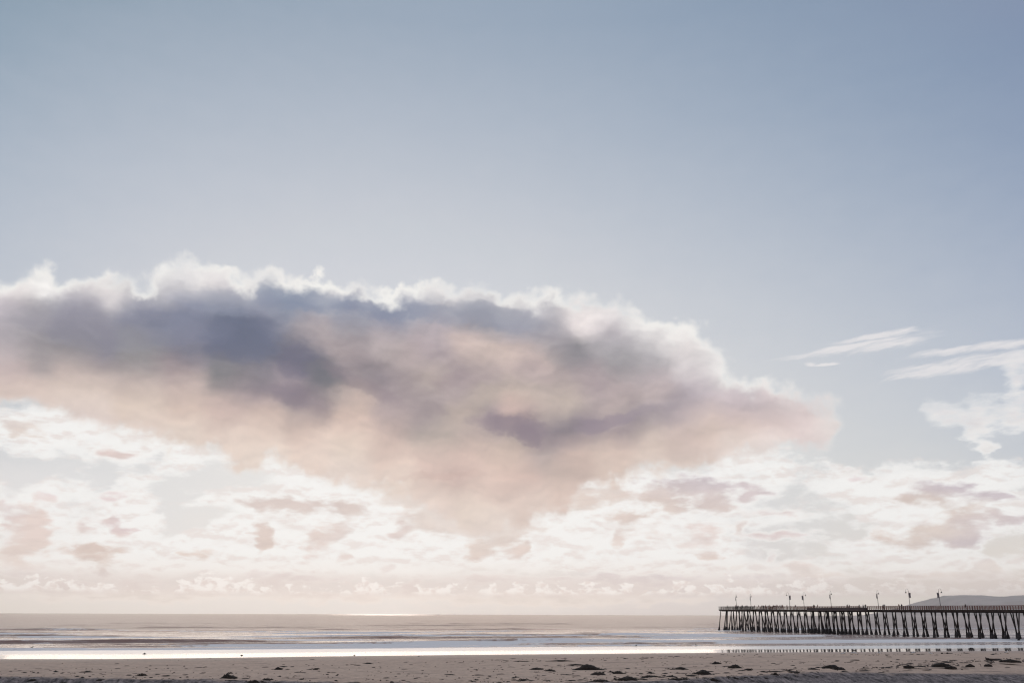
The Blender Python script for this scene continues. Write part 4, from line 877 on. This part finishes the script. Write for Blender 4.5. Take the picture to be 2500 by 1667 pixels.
# driftwood
x, y, z = put_on_beach(2426, 1609); D = y
drift = plain('wet_driftwood', (.02, .015, .013), (.05, .036, .03), .8, 5.0, (1, 4, 4), .5)
mb = MB(); k = D / 2250
mb.tube([(-19 * k, 0, .12), (-17 * k, .05, .16), (-10 * k, .02, .10), (0, 0, .09), (10 * k, -.03, .07), (18 * k, -.02, .05), (20.5 * k, 0, .03)], [.05, .15, .11, .10, .085, .06, .02], 10)
mb.tube([(-17 * k, .05, .16), (-18.3 * k, .1, .34)], [.09, .03], 7); mb.tube([(-15 * k, .0, .12), (-13.5 * k, -.22, .26)], [.06, .02], 6)
o = mb.build('driftwood_log', drift, loc=(x, y, z), smooth=True); tag(o, 'dark driftwood log with a knobbed left end on the sand at right', 'driftwood')
# gulls
gw = plain('gull_white', (.62, .62, .62), (.72, .71, .70), .8); gg = plain('gull_grey', (.16, .17, .19), (.22, .23, .25), .8); gk = plain('gull_dark', (.02, .02, .022), (.04, .04, .04), .7); gy = plain('gull_bill', (.45, .30, .05), (.5, .33, .06), .6)
def gull_mesh(name, up=True, dark=False):
    hz = .30 if up else .24
    V = [(0, 0, .20), (.10, 0, .22), (.17, 0, hz), (.20, 0, hz + .06), (.255, 0, hz + .055), (-.10, 0, .19), (-.20, 0, .17), (-.30, 0, .155), (-.37, 0, .15), (.02, .03, .13), (.02, .03, .01), (.06, .03, .006), (.02, -.03, .13), (.02, -.03, .01), (.06, -.03, .006)]
    E_ = [(0, 1), (1, 2), (2, 3), (3, 4), (0, 5), (5, 6), (6, 7), (7, 8), (0, 9), (9, 10), (10, 11), (0, 12), (12, 13), (13, 14)]
    Rr = [(.075, .07), (.062, .062), .032, .034, .008, (.068, .055), (.045, .03), (.03, .016), (.016, .008), .012, .008, .006, .012, .008, .006]
    def cf(c):
        if dark: return 2
        if c.z < .10 or c.x > .235: return 3
        if c.x < -.26: return 2
        if c.z > .205 and c.x < .07: return 1
        return 0
    return skinned(name, V, E_, Rr, [gw, gg, gk, gy], cf)
GM = [gull_mesh('gull', True), gull_mesh('gull', False), gull_mesh('gull', True, True)]
GULLS = [(2060, 1598, 0, 0, 'gull farthest left of the group at the damp sand edge'), (2082, 1596.5, 0, 1, 'left gull of the close pair below the platform'), (2088.5, 1597.5, 3.1, 0, 'right gull of the close pair below the platform'), (2087, 1590, 0, 2, 'dark bird standing upright at the film edge above the pair'),
 (2146, 1597, 3.1, 0, 'gull standing alone on the dark wrack line, pair to its left'), (2230, 1597, .2, 1, 'gull at the right end of the dark wrack line'), (2272, 1598, 3.0, 0, 'gull just left of the two small dark lumps'), (2458, 1595, .3, 0, 'pale gull farthest right, above the driftwood log'),
 (78, 1583.5, 1.2, 2, 'small dark shorebird at the water line at far left'), (1553, 1578, .5, 2, 'small dark shorebird on the film right of centre'), (1699.5, 1576, 2.2, 2, 'small dark shorebird on the film left of the pier head')]
for px, py, rz, k, lab in GULLS:
    x, y, z = put_on_beach(px, py)
    o = bpy.data.objects.new('gull' if k < 2 else 'shorebird', GM[k]); COL.objects.link(o); o.location = (x, y, max(z, .0) - .004); o.rotation_euler = (0, 0, rz)
    o.scale = (1.25,) * 3
    tag(o, lab, 'gull' if k < 2 else 'bird', 'birds along the water line')

# ================================================================== haze over the sea
hz, q, p, o_ = material("haze"); hz.node_tree.nodes.remove(p)
pv = q.new('ShaderNodeVolumePrincipled'); pv.inputs['Color'].default_value = (1, .985, .97, 1); pv.inputs['Density'].default_value = 2.6e-5; pv.inputs['Anisotropy'].default_value = 0.8
hz.node_tree.links.new(pv.outputs[0], o_.inputs['Volume'])
mb = MB(); x0, x1, y0, y1, z0, z1 = -30000, 30000, -6000, 21500, -60, 450
mb.add([(x, y, z) for z in (z0, z1) for x, y in ((x0, y0), (x1, y0), (x1, y1), (x0, y1))], [(3, 2, 1, 0), (4, 5, 6, 7), (0, 1, 5, 4), (1, 2, 6, 5), (2, 3, 7, 6), (3, 0, 4, 7)])
tag(mb.build('haze', hz), kind='stuff')
